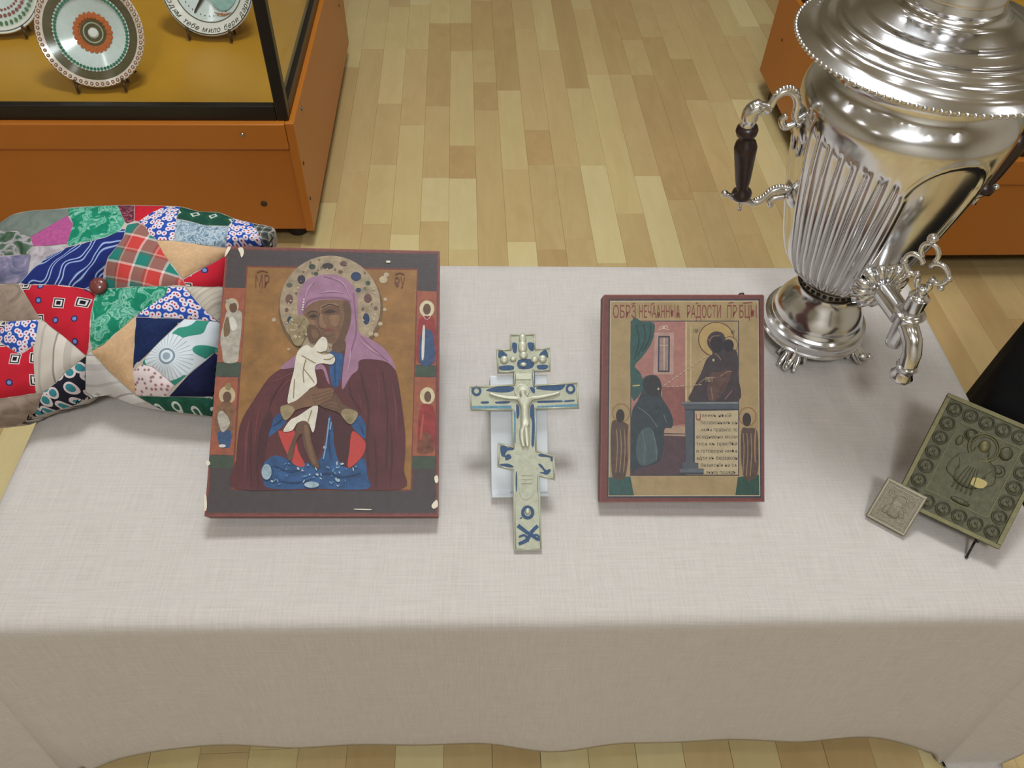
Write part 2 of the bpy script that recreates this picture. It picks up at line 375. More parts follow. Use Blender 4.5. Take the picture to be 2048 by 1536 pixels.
    MB().lathe([(.007, 0), (.007, .0015), (0, .002)], 14, (xs - d * .10, Y0 + .008, .115), (0, -1, 0)).build('plug', plugm, e, True)
    for yy, zz in ((Y0 + .02, .21), (Y0 + .02, .12), (Y1 - .1, .2)): MB().lathe([(.004, 0), (.004, .0012), (0, .0015)], 10, (xs, yy, zz), (d, 0, 0)).build('plug', plugm, e, True)
    return e
cxl = onz(614, 462, .045); cxlf = onz(703, 86, .045)
display_case('orange-brown wooden glass display case at upper left with plates inside', -1.95, -.347, cxl[1], cxlf[1], .045, 1)
cn = onz(1950, 515, .062); cf = onz(1519, 140, .062)
display_case('orange-brown wooden display case standing behind the samovar at right', cf[0], 2.25, cn[1], cf[1], .062, -1)

# ------------------------------------------------------------------ low table and linen cloth
ang = rad(-1.2); tc_ = np.array([.0617, .634]); TW, TD = 1.19, .565
Rt = np.array([[cos(ang), -sin(ang)], [sin(ang), cos(ang)]])
tbl = tag(empty('low_table', (tc_[0], tc_[1], 0)), 'low wooden table hidden under the beige linen cloth', 'table'); tbl.rotation_euler.z = ang
tw = wood_mat('table_wood', (150, 112, 74), (132, 96, 60), 10, 3, rnd=0)
MB().box(-TW / 2 + .006, TW / 2 - .006, -TD / 2 + .006, TD / 2 - .006, TZ - .03, TZ - .004, .002).build('tabletop', tw, tbl)
for sx in (-1, 1):
    for sy in (-1, 1):
        cx, cy = sx * (TW / 2 - .06), sy * (TD / 2 - .06); MB().box(cx - .022, cx + .022, cy - .022, cy + .022, 0, TZ - .03, .002).build('leg', tw, tbl)
MB().box(-TW / 2 + .09, TW / 2 - .09, -TD / 2 + .05, TD / 2 - .05, TZ - .08, TZ - .031).build('apron', tw, tbl)

def linen():
    m, t, b = newmat('linen'); L = t.links
    tc = nd(t, 'ShaderNodeUVMap'); sep = nd(t, 'ShaderNodeSeparateXYZ'); L.new(tc.outputs[0], sep.inputs[0])
    n0 = nd(t, 'ShaderNodeTexNoise', i_Scale=38., i_Detail=3.); L.new(tc.outputs[0], n0.inputs['Vector'])
    def thread(ax, sc):
        mp = nd(t, 'ShaderNodeMapping'); mp.inputs['Scale'].default_value = (sc, 20, 1) if ax == 0 else (20, sc, 1); L.new(tc.outputs[0], mp.inputs['Vector'])
        n = nd(t, 'ShaderNodeTexNoise', i_Scale=1.0, i_Detail=4., i_Roughness=.7); L.new(mp.outputs[0], n.inputs['Vector']); return n
    a, c = thread(0, 420.), thread(1, 420.)
    wv = []
    for ax in 'XY':
        wn = nd(t, 'ShaderNodeTexWave', wave_type='BANDS', bands_direction=ax, i_Scale=210., i_Distortion=1.2, i_Detail=1.); wn.inputs['Detail Scale'].default_value = 3.; L.new(tc.outputs[0], wn.inputs['Vector']); wv.append(wn)
    mul = nd(t, 'ShaderNodeMath', operation='MULTIPLY'); L.new(wv[0].outputs['Fac'], mul.inputs[0]); L.new(wv[1].outputs['Fac'], mul.inputs[1])
    s1 = nd(t, 'ShaderNodeMath', operation='ADD'); L.new(a.outputs['Fac'], s1.inputs[0]); L.new(c.outputs['Fac'], s1.inputs[1]); 
    s2 = nd(t, 'ShaderNodeMath', operation='MULTIPLY_ADD'); s2.inputs[1].default_value = .5; L.new(mul.outputs[0], s2.inputs[0]); L.new(s1.outputs[0], s2.inputs[2])
    r = nd(t, 'ShaderNodeValToRGB'); mr = nd(t, 'ShaderNodeMapRange'); mr.inputs[1].default_value = .75; mr.inputs[2].default_value = 1.45; L.new(s2.outputs[0], mr.inputs[0]); L.new(mr.outputs[0], r.inputs['Fac'])
    r.color_ramp.elements[0].color = (*lin((177, 170, 163)), 1); r.color_ramp.elements[1].color = (*lin((198, 190, 184)), 1)
    L.new(r.outputs[0], b.inputs['Base Color']); b.inputs['Roughness'].default_value = .92; b.inputs['Specular IOR Level'].default_value = .15
    b.inputs['Sheen Weight'].default_value = .15
    bp = nd(t, 'ShaderNodeBump', i_Strength=.35, i_Distance=.0008); L.new(s2.outputs[0], bp.inputs['Height']); L.new(bp.outputs['Normal'], b.inputs['Normal'])
    return m
def cloth_mesh():
    D = .325; er = .010; step = .0125
    W2, D2 = TW / 2, TD / 2
    xs = np.concatenate([np.linspace(-W2 - D, -W2 + .02, 30), np.linspace(-W2 + .035, W2 - .035, 70), np.linspace(W2 - .02, W2 + D, 30)])
    ys = np.concatenate([np.linspace(-D2 - D, -D2 + .02, 30), np.linspace(-D2 + .03, D2 - .03, 40), np.linspace(D2 - .02, D2 + D, 30)])
    def fold(e):
        """distance past the edge -> (outward, down)"""
        if e <= 0: return e, 0.
        if e < er * pi / 2: return er * sin(e / er), er * (1 - cos(e / er))
        return er, er + (e - er * pi / 2)
    V = []; UV = []
    for y in ys:
        for x in xs:
            ex, ey = abs(x) - W2 + er, abs(y) - D2 + er; sx, sy = (1 if x > 0 else -1), (1 if y > 0 else -1)
            if ex <= 0 or ey <= 0:
                ox, dx = fold(ex) if ex > 0 else (ex, 0.); oy, dy = fold(ey) if ey > 0 else (ey, 0.)
                if ey > 0: dy *= 1 + .2 * min(1, max(0, (abs(x) - W2 + .15) / .14)) ** 2
                d = max(dx, dy); fr = min(1, d / .3)
                wob = (.004 * sin(x * 9.0 + 1.1) + .003 * sin(x * 19 + .4) + .002 * sin(x * 37)) if ey > 0 else (.010 * sin(y * 13 + .5) + .005 * sin(y * 27))
                px_, py_ = sx * (W2 - er + ox), sy * (D2 - er + oy)
                if d > 0:
                    out = fr * (.012 + abs(wob) * .3 + wob) + fr * fr * .01
                    if ey > 0: py_ += sy * out
                    else: px_ += sx * out
                z = TZ - d + (fr * (.005 * sin(x * 5.5 + 2.2) + .003 * sin(x * 14 + .6)) if ey > 0 else 0)
                if ex <= 0 and ey <= 0: z += .0006 * sin(x * 11 + 1) * sin(y * 14)
            else:
                rho = math.hypot(ex, ey); phi = math.atan2(ey, ex)           # 0: x side, 90: y side
                k = sin(2 * phi); gx = .30 * sin(4 * phi) if phi < pi / 4 else 0.; gx += .04 * k; gy = .10 * k
                o_, d_ = fold(rho * math.sqrt(1 - gx * gx - gy * gy)); d_ *= 1 + .2 * sin(phi) ** 2; fr = min(1, d_ / .3)
                basex = cos(phi) ** .7; basey = sin(phi) ** .7
                over = max(0., d_ - (TZ - .006))                           # what reaches the floor lies on it
                ox_ = er * basex + rho * gx + fr * .022 * basex * (1 - k) + over * .5; oy_ = er * basey + rho * gy + fr * .022 * basey * (1 - k) + over * .7
                px_ = sx * (W2 - er + ox_); py_ = sy * (D2 - er + oy_)
                z = max(.006 + .003 * k, TZ - d_)
            V.append((px_, py_, z)); UV.append((x, y))
    nx = len(xs); ny = len(ys)
    Fc = [(j * nx + i, j * nx + i + 1, (j + 1) * nx + i + 1, (j + 1) * nx + i) for j in range(ny - 1) for i in range(nx - 1)]
    o = mesh_obj('tablecloth', V, Fc, linen(), None, True)
    uv = o.data.uv_layers.new(name='UVMap'); idx = np.empty(len(o.data.loops), int); o.data.loops.foreach_get('vertex_index', idx)
    uv.data.foreach_set('uv', np.array(UV)[idx].ravel())
    o.location = (tc_[0], tc_[1], .0); o.rotation_euler.z = ang
    md = o.modifiers.new('cloth_thickness', 'SOLIDIFY'); md.thickness = .0012; md.offset = 1
    return o
cloth = tag(cloth_mesh(), 'beige linen cloth draped over the low table, hanging in front', 'tablecloth')
# ------------------------------------------------------------------ painted icons
def P_(c, noise=.18, rough=.5, ns=110.):
    g = sum(c) / 3; c = tuple(int((v * .92 + g * .08) * .87) for v in c)
    return M(c, rough, noise=noise, nscale=ns, spec=.35, bump=.12, bscale=420)
acryl_m, _t, _b = newmat('acrylic_baked_reflection'); _b.inputs['Base Color'].default_value = (*lin((238, 242, 246)), 1); _b.inputs['Roughness'].default_value = .1; _b.inputs['Transmission Weight'].default_value = .3; _b.inputs['IOR'].default_value = 1.45  # base whitened and transmission cut to stand in for reflected ceiling light
def acrylic_stand(label, bd, a0, a1, gap, b_top, lip=.02):
    """bent clear sheet behind a board: rest plate, lip, foot; local frame of the board; gap = board thickness"""
    e = tag(empty('acrylic_stand', mat=bd.matrix()), label, 'stand', 'clear acrylic stands')
    t = .003; z1 = -gap - .0004; z0 = z1 - t
    MB().box(a0, a1, .03, b_top, z0, z1, .0008).build('rest_plate', acryl_m, e)
    # foot: a sheet standing on the table under the rest plate, in world axes brought into the board frame
    inv = bd.matrix().inverted(); top = bd.matrix() @ Vector(((a0 + a1) / 2, b_top, z0)); m_ = MB()
    back = Vector((bd.V[0], bd.V[1], 0)).normalized(); U = Vector(bd.U); half = (a1 - a0) / 2
    for s0, s1 in ((-half, -half + .006), (half - .006, half)):
        A = bd.matrix() @ Vector(((a0 + a1) / 2, .034, z0 - .0003)); Bq = bd.matrix() @ Vector(((a0 + a1) / 2, b_top - .004, z0 - .0003))
        A2 = Vector((A.x, A.y, TOP + .0008)); B2 = Vector((Bq.x, Bq.y, TOP + .0008))
        v = [inv @ (p + U * s) for s in (s0, s1) for p in (A, Bq, B2, A2)]
        m_.add(v, [(0, 1, 2, 3), (7, 6, 5, 4), (0, 4, 5, 1), (1, 5, 6, 2), (2, 6, 7, 3), (3, 7, 4, 0)])
    m_.build('foot', acryl_m, e)
    return e
def icon_board(name, bd, label, outline, th, face_m, edge_m):
    e = tag(empty(name, mat=bd.matrix()), label, 'icon')
    MB().prism(outline, -th, -.0008).build('panel', edge_m, e)
    return e

# --- large icon
T1 = lambda x, y: (390 + x / 2.5608, 470 + y / 2.56)
b1 = board_from_quad((452.5, 492.7), (879.5, 502), (876, 1032.5), (408.8, 1032.5), TOP + .0228)
e1 = tag(empty('large_icon', mat=b1.matrix()), 'large painted wooden icon of a veiled woman in maroon holding a child, beside the cushion', 'icon')
cor = [b1.px(*T1(*p)) for p in ((48, 1440), (1245, 1440), (1253, 82), (160, 58))]
MB().prism(cor, -.024, 0).build('panel', M((112, 52, 46), .5, noise=.35, nscale=90), e1)
p = Paint(b1, T1)
dk = P_((73, 63, 64), .10); och = P_((150, 104, 50), .26, ns=38)
p.poly(P_((122, 62, 54), .3), [(54, 1432), (1240, 1434), (1249, 88), (165, 64)])
p.poly(dk, [(62, 1422), (1232, 1424), (1240, 98), (172, 74)])
p.poly(P_((128, 58, 44)), [(264, 158), (1143, 173), (1112, 1310), (186, 1305)])
p.poly(och, [(270, 166), (1136, 181), (1104, 1302), (196, 1298)])
org = P_((158, 84, 58), .2); grn = P_((66, 78, 62), .2)
for q in ([(150, 270), (260, 272), (236, 652), (112, 650)], [(104, 727), (222, 729), (198, 1128), (78, 1124)], [(1139, 286), (1238, 290), (1234, 668), (1131, 664)], [(1126, 727), (1234, 729), (1230, 1132), (1114, 1130)]): p.poly(org, q)
for q in ([(112, 652), (236, 655), (230, 722), (104, 720)], [(76, 1128), (198, 1132), (190, 1196), (68, 1192)], [(1130, 670), (1234, 672), (1232, 722), (1126, 724)], [(1114, 1134), (1230, 1136), (1229, 1196), (1110, 1196)]): p.poly(grn, q)
p.build('painted_ground', e1)
hz_ = p.z
# margin saints
cream = P_((188, 168, 128)); silv = P_((176, 166, 150), .3); skin = P_((104, 72, 52)); robe_r = P_((150, 48, 46), .25); robe_b = P_((54, 78, 116), .3); pale = P_((214, 208, 196), .1)
def saint(items):
    q = Paint(b1, T1, hz_)
    for m, pts in items: q.sm(m, pts)
    q.build('margin_saint', e1)
saint([(cream, ell(190, 362, 34, 38)), (silv, [(165, 390), (200, 385), (240, 400), (236, 500), (225, 600), (215, 650), (150, 652), (140, 600), (130, 530), (150, 440)]), (skin, ell(196, 372, 20, 26)), (silv, [(158, 330), (205, 345), (170, 352)]), (P_((120, 96, 62)), [(150, 450), (170, 420), (180, 500), (150, 520)]), (pale, [(175, 430), (200, 425), (215, 470), (190, 490)])])
saint([(cream, ell(165, 820, 42, 46)), (P_((126, 88, 58), .4), [(120, 870), (165, 850), (200, 880), (196, 980), (190, 1040), (118, 1040), (100, 960)]), (skin, ell(165, 830, 22, 28)), (robe_b, [(120, 1010), (185, 1005), (180, 1080), (165, 1090), (128, 1085)]), (silv, [(115, 930), (140, 900), (180, 960), (140, 1010)]), (pale, ell(140, 1080, 18, 8)), (P_((150, 124, 80)), ell(170, 775, 16, 20))])
saint([(P_((212, 196, 158)), ell(1188, 378, 38, 42)), (robe_r, [(1150, 430), (1190, 415), (1225, 430), (1236, 540), (1230, 655), (1140, 650), (1138, 520)]), (skin, ell(1188, 380, 20, 28)), (pale, [(1165, 405), (1188, 435), (1210, 405), (1200, 428), (1180, 432)]), (robe_b, [(1160, 500), (1215, 500), (1225, 650), (1150, 655)]), (pale, [(1166, 478), (1178, 478), (1172, 625), (1160, 625)])])
saint([(P_((208, 190, 150)), ell(1190, 824, 38, 44)), (robe_r, [(1155, 880), (1190, 865), (1225, 890), (1234, 1000), (1226, 1090), (1200, 1110), (1150, 1110), (1140, 1000)]), (skin, ell(1192, 828, 18, 28)), (P_((120, 66, 46), .4), [(1150, 1040), (1180, 1010), (1215, 1040), (1218, 1110), (1140, 1115)]), (P_((176, 84, 60)), [(1165, 930), (1172, 930), (1160, 1040), (1152, 1040)])])
# halo with its gems
q = Paint(b1, T1, hz_ + .00003)
q.poly(P_((112, 84, 50), .3), ell(695, 380, 268, 268, n=48))
q.poly(P_((164, 142, 112), .34, ns=90), ell(692, 362, 258, 256, n=48))
for cx, cy, rx, ry, c in ((545, 228, 20, 24, (52, 44, 68)), (825, 213, 27, 24, (38, 54, 92)), (877, 430, 17, 30, (32, 52, 88)), (487, 438, 15, 21, (34, 58, 82)), (680, 160, 30, 16, (62, 52, 48)), (483, 330, 20, 26, (108, 72, 66)), (885, 325, 20, 24, (104, 66, 62)), (600, 163, 18, 14, (56, 70, 58)), (620, 199, 12, 10, (58, 78, 62)), (837, 283, 14, 12, (44, 62, 84)), (760, 148, 18, 14, (98, 66, 64)), (886, 247, 13, 12, (60, 80, 66)), (745, 190, 13, 10, (112, 78, 66)), (926, 376, 10, 12, (118, 84, 70)), (470, 385, 10, 11, (104, 80, 66)), (520, 300, 8, 9, (120, 96, 78)), (860, 380, 8, 9, (96, 84, 74)), (484, 258, 16, 12, (84, 88, 76)), (520, 500, 14, 18, (104, 84, 60))): q.poly(P_(c, .15), ell(cx, cy, rx, ry, n=14))
for cx, cy, r in ((705, 555, 10), (900, 505, 14), (915, 430, 9), (975, 330, 10), (972, 382, 10), (950, 455, 12), (928, 512, 12), (480, 585, 8), (405, 435, 12), (965, 230, 22), (980, 205, 14)): q.poly(P_((186, 166, 132), .2), ell(cx, cy, r, r * .9, n=9))
rr = random.Random(3)
for i in range(40):
    a = rr.uniform(0, 6.28); d = rr.uniform(185, 245); q.poly(P_((190, 170, 136) if i % 2 else (122, 98, 74), .1), ell(692 + d * cos(a), 362 + d * sin(a), rr.uniform(4, 9), rr.uniform(3, 6), rr.uniform(0, 180), 7))
q.build('halo', e1); fz = q.z
# the two figures
q = Paint(b1, T1, fz + .00003)
mar = P_((92, 40, 43), .22, ns=26); mar2 = P_((74, 33, 37), .15); mar3 = P_((108, 50, 52), .18, ns=40); pink = P_((160, 114, 140), .16, ns=50); pink2 = P_((134, 88, 114), .12); pink3 = P_((178, 136, 158), .1); blue = P_((38, 80, 130), .42, ns=60); blue2 = P_((26, 56, 98), .3); redl = P_((196, 62, 54), .08); skn = P_((124, 88, 62), .16); skd = P_((100, 70, 50), .14); skl = P_((142, 104, 74), .14); wht = P_((220, 210, 190), .12); gold = P_((150, 130, 92), .3); line = P_((62, 42, 34)); 
q.sm(mar, [(520, 668), (440, 688), (372, 742), (300, 850), (250, 930), (224, 1010), (212, 1150), (206, 1298), (640, 1299), (1052, 1301), (1070, 1200), (1078, 1050), (1066, 920), (1054, 830), (1040, 740), (1022, 690), (960, 640), (840, 600), (700, 600), (600, 620)])
q.sm(blue, [(690, 600), (752, 606), (756, 680), (736, 770), (704, 775), (690, 690)])
q.sm(blue, [(344, 1195), (370, 1152), (424, 1130), (520, 1165), (635, 1155), (668, 1060), (690, 920), (708, 1000), (714, 1080), (742, 1165), (800, 1195), (866, 1140), (882, 1230), (884, 1300), (640, 1300), (392, 1299), (350, 1255)])
q.sm(mar2, [(620, 880), (690, 890), (668, 1020), (640, 1120), (600, 1150), (560, 1080), (600, 1000)])
q.sm(mar2, [(700, 890), (800, 960), (806, 1020), (792, 1110), (780, 1186), (742, 1165), (716, 1080), (706, 980)])
q.sm(redl, [(428, 1008), (470, 1012), (510, 1004), (528, 1100), (564, 1182), (510, 1176), (468, 1112)])
q.sm(redl, [(806, 1008), (850, 1034), (876, 1075), (852, 1140), (786, 1192), (792, 1100)])
q.sm(blue, [(440, 912), (472, 952), (424, 1002), (374, 1032), (398, 950)])
q.sm(blue, [(836, 922), (872, 970), (878, 1044), (832, 1012), (800, 965)])
q.sm(pink, [(533, 410), (528, 330), (546, 268), (588, 224), (650, 206), (722, 207), (782, 232), (820, 285), (834, 350), (832, 430), (840, 500), (900, 535), (962, 576), (1006, 630), (1030, 694), (990, 656), (930, 640), (846, 642), (834, 692), (800, 722), (758, 792), (754, 740), (764, 640), (774, 560), (760, 500), (700, 470), (600, 450)])
q.sm(pink, [(560, 590), (500, 630), (436, 684), (500, 682), (540, 668), (570, 640)])
q.sm(pink, [(610, 655), (650, 662), (672, 690), (690, 764), (676, 745), (655, 690), (620, 690)])
q.sm(skn, [(556, 398), (590, 358), (640, 336), (740, 333), (790, 348), (802, 410), (790, 480), (762, 540), (716, 562), (676, 545), (640, 540), (596, 520), (574, 460)])
q.sm(skd, [(760, 345), (794, 352), (800, 420), (786, 490), (756, 545), (716, 562), (745, 500), (765, 420)])
q.sm(skd, [(716, 556), (766, 540), (770, 590), (720, 606), (700, 580)])
q.sm(skl, [(650, 360), (720, 350), (735, 372), (690, 376), (660, 400), (655, 440), (676, 470), (650, 478), (632, 440), (640, 400)])
q.sm(skl, [(690, 420), (730, 410), (740, 440), (720, 470), (700, 455)]); q.sm(skl, [(585, 430), (612, 436), (610, 470), (592, 474)])
q.sm(P_((108, 76, 54), .14), [(572, 414), (600, 396), (634, 408), (628, 432), (596, 436)]); q.sm(P_((106, 74, 53), .14), [(648, 388), (690, 366), (740, 380), (734, 406), (690, 412), (656, 410)]); q.sm(P_((112, 80, 57), .14), [(650, 506), (690, 512), (720, 500), (716, 545), (680, 540)])
q.stroke(line, [(572, 408), (600, 392), (630, 398)], 6); q.stroke(line, [(650, 375), (690, 358), (738, 372)], 6)
q.sm(line, [(585, 420), (605, 408), (628, 418), (606, 426)], 3); q.sm(line, [(662, 398), (690, 384), (722, 394), (692, 404)], 3)
q.stroke(skd, [(640, 400), (632, 440), (640, 476), (662, 482)], 7); q.stroke(P_((128, 58, 46)), [(660, 500), (684, 486), (712, 490)], [4, 12, 4]); q.stroke(skd, [(668, 516), (690, 522), (710, 510)], 6)
q.stroke(pink2, [(552, 400), (580, 345), (640, 325), (745, 325), (800, 345)], 10); q.stroke(pink2, [(812, 300), (822, 400), (826, 500), (800, 600), (780, 700)], 7); q.stroke(pink2, [(850, 520), (900, 570), (990, 650)], 5); q.stroke(pink2, [(600, 250), (570, 300), (556, 360)], 6); q.stroke(pink2, [(660, 215), (740, 240), (790, 300)], 5)
for i in range(5): q.poly(wht, ell(552 + i * 2, 385 - i * 13, 5, 5, n=7))
q.sm(mar2, [(380, 900), (400, 950), (376, 1030), (360, 1120), (345, 1190), (320, 1100), (340, 980)]); q.stroke(P_((128, 66, 60)), [(410, 750), (450, 735), (500, 705)], 4); q.stroke(mar2, [(850, 700), (870, 800), (890, 900), (880, 1040), (890, 1200)], 12); q.stroke(mar2, [(960, 700), (985, 900), (980, 1200)], 8)
for st_, w_ in (([(300, 900), (270, 1000), (262, 1150), (258, 1280)], 16), ([(350, 830), (320, 950), (308, 1100)], 10), ([(1010, 760), (1030, 900), (1030, 1050)], 14), ([(930, 690), (945, 800), (940, 950)], 9), ([(560, 700), (470, 760), (420, 830)], 8), ([(830, 780), (850, 860), (846, 900)], 9)): q.stroke(mar3, st_, [2, w_, 2])
for st_, w_ in (([(460, 740), (400, 830), (380, 900)], 12), ([(290, 960), (284, 1120), (290, 1290)], 10), ([(1000, 960), (1010, 1120), (1000, 1290)], 12), ([(920, 1040), (930, 1200), (925, 1295)], 10), ([(330, 1010), (318, 1180), (330, 1290)], 12), ([(790, 740), (800, 820), (850, 900)], 10)): q.stroke(mar2, st_, [2, w_, 2])
for st_, w_ in (([(620, 232), (580, 280), (562, 340)], 12), ([(700, 222), (760, 250), (800, 330)], 10), ([(640, 300), (700, 290), (760, 300)], 10), ([(850, 545), (900, 585), (950, 620)], 12), ([(800, 560), (794, 640), (776, 720)], 10)): q.stroke(pink3, st_, [2, w_, 2])
for st_, w_ in (([(400, 1180), (480, 1210), (560, 1200)], 12), ([(600, 1240), (680, 1220), (760, 1240), (850, 1220)], 12), ([(690, 1000), (688, 1080), (700, 1150)], 9), ([(720, 640), (716, 700), (722, 760)], 9), ([(430, 1260), (520, 1270), (600, 1250)], 10), ([(400, 980), (430, 960), (450, 940)], 8), ([(850, 980), (860, 1010), (866, 1030)], 8)): q.stroke(blue2, st_, [2, w_, 2])
# the child
q.sm(gold, [(478, 470), (500, 425), (545, 412), (582, 440), (586, 490), (560, 540), (540, 570), (505, 556)])
for i in range(26): q.stroke(P_((206, 186, 146) if i % 2 else (112, 92, 62)), (lambda x_, y_: [(x_, y_), (x_ + rr.uniform(-14, 14), y_ + rr.uniform(-12, 12))])(rr.uniform(500, 572), rr.uniform(428, 540)), 5, False)
q.sm(skd, [(578, 470), (605, 462), (632, 485), (646, 520), (630, 550), (596, 552), (578, 520)]); q.sm(skn, [(600, 485), (625, 492), (636, 520), (616, 534), (600, 515)])
q.sm(wht, [(630, 546), (655, 524), (678, 542), (676, 592), (642, 604), (700, 612), (719, 640), (702, 666), (650, 660), (616, 680), (626, 762), (588, 790), (560, 822), (480, 868), (488, 780), (508, 700), (526, 604), (572, 566), (604, 580)])
q.sm(wht, [(528, 930), (626, 872), (622, 950), (606, 1014), (580, 962), (530, 962), (500, 1002), (454, 1006), (490, 950)])
for s in ([(548, 620), (600, 650), (620, 660)], [(560, 690), (600, 740), (612, 760)], [(512, 740), (506, 840)], [(626, 600), (660, 612), (690, 608)], [(570, 640), (556, 700), (560, 760)], [(600, 900), (580, 960)], [(660, 640), (690, 640), (714, 624)]): q.stroke(gold, s, 6)
q.sm(skd, [(532, 962), (582, 964), (600, 1060), (638, 1186), (604, 1182), (562, 1090), (548, 1020), (520, 1060), (508, 1110), (496, 1156), (474, 1140), (490, 1080), (514, 1020)]); q.sm(skn, [(560, 985), (580, 985), (594, 1070), (620, 1170), (600, 1160), (575, 1080)])
# her hands and cuffs
q.sm(skn, [(440, 886), (520, 850), (580, 800), (620, 778), (640, 790), (700, 785), (713, 806), (692, 842), (640, 872), (560, 886), (510, 905), (462, 950)])
q.sm(skd, [(640, 872), (690, 842), (722, 816), (762, 870), (832, 908), (790, 970), (742, 916), (692, 896)])
for s in ([(600, 826), (650, 812), (706, 795)], [(600, 842), (650, 830), (708, 808)], [(610, 858), (650, 848), (698, 826)]): q.stroke(skd, s, 5)
for s in ([(650, 876), (700, 860), (730, 870)], [(662, 888), (700, 878), (740, 890)]): q.stroke(skn, s, 4)
q.sm(gold, [(440, 884), (490, 876), (512, 902), (464, 952)]); q.sm(gold, [(772, 892), (836, 914), (800, 972), (750, 922)])
for i in range(46):
    x, y = rr.uniform(380, 860), rr.uniform(1170, 1290); q.poly(P_((96, 136, 176) if i % 3 else (176, 190, 196), .1), ell(x, y, rr.uniform(3, 12), rr.uniform(2, 6), rr.uniform(0, 180), 7))
for c in ((370, 1215, 26, 40), (600, 1280, 38, 16), (735, 1258, 10, 8), (668, 1090, 10, 8)): q.sm(P_((156, 178, 190), .3), ell(*c, n=10), 2)
for s in ([(690, 940), (676, 1060), (660, 1150)], [(700, 960), (694, 1000)]): q.stroke(P_((122, 156, 190)), s, 7)
q.build('painted_figures', e1)
q = Paint(b1, T1, fz + .00003)
q.text(P_((118, 66, 44)), 'МР', 310, 270, 382, 66); q.stroke(P_((118, 66, 44)), [(318, 192), (345, 184), (374, 192)], 6); q.build('inscription', e1)
q = Paint(b1, T1, fz + .00003); q.text(P_((112, 66, 44)), 'ѲУ', 1022, 272, 1076, 56); q.stroke(P_((112, 66, 44)), [(1026, 202), (1050, 196), (1072, 204)], 6); q.build('inscription', e1)
q = Paint(b1, T1, fz)
chip = M((206, 196, 176), .8, noise=.15)
for pts in ([(222, 70), (244, 66), (252, 92), (240, 118), (232, 96)], [(60, 1158), (76, 1160), (78, 1176), (62, 1178)], [(1226, 1240), (1242, 1232), (1246, 1262), (1232, 1270)], [(1212, 1384), (1238, 1356), (1244, 1388), (1222, 1402)], [(50, 1330), (60, 1340), (62, 1400), (50, 1410)], [(980, 134), (1000, 134), (998, 144), (982, 143)], [(166, 66), (186, 66), (160, 110), (154, 108)], [(820, 1402), (900, 1404), (896, 1409), (824, 1407)]): q.sm(chip, pts, 3)
q.build('chipped_paint', e1)
wI = b1.px(876, 1032)[0]
acrylic_stand('clear acrylic stand holding up the large veiled-woman icon', b1, wI / 2 - .05, wI / 2 + .05, .024, .16)

# --- second icon
T2 = lambda x, y: (1180 + x / 3.268, 560 + y / 3.268)
b2 = board_from_quad((1206, 589), (1528, 589), (1529, 1003.7), (1200, 1005), TOP + .0172)
e2 = tag(empty('small_icon', mat=b2.matrix()), 'smaller painted wooden icon with red lettering and a kneeling man, right of the cross', 'icon')
cor = [b2.px(*T2(*p)) for p in ((66, 1454), (1140, 1450), (1138, 104), (1130, 96), (96, 96), (84, 106))]
MB().prism(cor, -.02, 0).build('panel', M((118, 62, 56), .55, noise=.25, nscale=80), e2)
p = Paint(b2, T2)
gold2 = P_((166, 140, 96), .14, ns=60); line2 = P_((58, 56, 72), .1); pinkw = P_((168, 112, 102), .14); teal = P_((50, 86, 80), .18); dteal = P_((52, 62, 68), .2); purp = P_((84, 62, 68), .15); cream2 = P_((186, 166, 130), .1); lect = P_((78, 84, 92), .14); dfig = P_((66, 54, 58), .22); redt = P_((136, 62, 56), .12); edge2 = P_((116, 62, 56), .18)
p.poly(edge2, [(72, 1446), (1134, 1442), (1130, 104), (90, 104)])
p.poly(line2, [(112, 1424), (1120, 1424), (1110, 124), (122, 126)])
p.poly(cream2, [(120, 1414), (1112, 1412), (1101, 134), (131, 136)])
p.poly(gold2, [(128, 1406), (1106, 1404), (1096, 142), (137, 144)])
p.poly(line2, [(262, 1280), (974, 1280), (974, 266), (266, 266)])
p.poly(pinkw, [(268, 1274), (622, 1274), (622, 272), (270, 272)])
p.poly(gold2, [(622, 1274), (968, 1274), (968, 272), (622, 272)])
p.poly(P_((190, 166, 122)), [(622, 800), (634, 800), (634, 272), (622, 272)])
p.poly(P_((190, 166, 122)), [(655, 800), (662, 800), (662, 300), (655, 300)])
p.poly(purp, [(266, 1274), (625, 1274), (625, 1014), (267, 1014)])
p.poly(P_((172, 138, 112)), [(480, 958), (622, 954), (622, 1022), (484, 1016)]); p.poly(line2, [(480, 1000), (622, 1004), (622, 1010), (480, 1008)])
p.poly(P_((140, 84, 78)), [(470, 700), (622, 700), (622, 940), (480, 960)])
p.sm(teal, [(270, 276), (340, 274), (416, 280), (420, 340), (398, 420), (340, 505), (292, 560), (330, 610), (352, 690), (330, 740), (270, 760)], 3)
for s in ([(300, 290), (320, 400), (290, 520)], [(350, 290), (360, 380), (310, 500)], [(395, 290), (390, 380), (340, 470)]): p.stroke(P_((36, 62, 60)), s, 10)
p.stroke(P_((180, 160, 96)), [(278, 692), (325, 688)], 8, False)
p.poly(P_((176, 140, 126)), [(412, 618), (545, 618), (548, 344), (424, 344)]); p.poly(line2, [(442, 602), (520, 602), (522, 366), (446, 366)]); p.poly(P_((152, 122, 118)), [(452, 592), (510, 592), (512, 376), (454, 376)]); p.poly(cream2, [(480, 592), (488, 592), (488, 376), (480, 376)]); p.poly(cream2, [(452, 430), (512, 430), (512, 424), (452, 424)])
for s in ([(445, 325), (480, 318), (518, 326)], [(455, 312), (470, 300), (480, 316), (495, 298), (510, 314)], [(482, 316), (482, 294)]): p.stroke(P_((206, 180, 160)), s, 5)
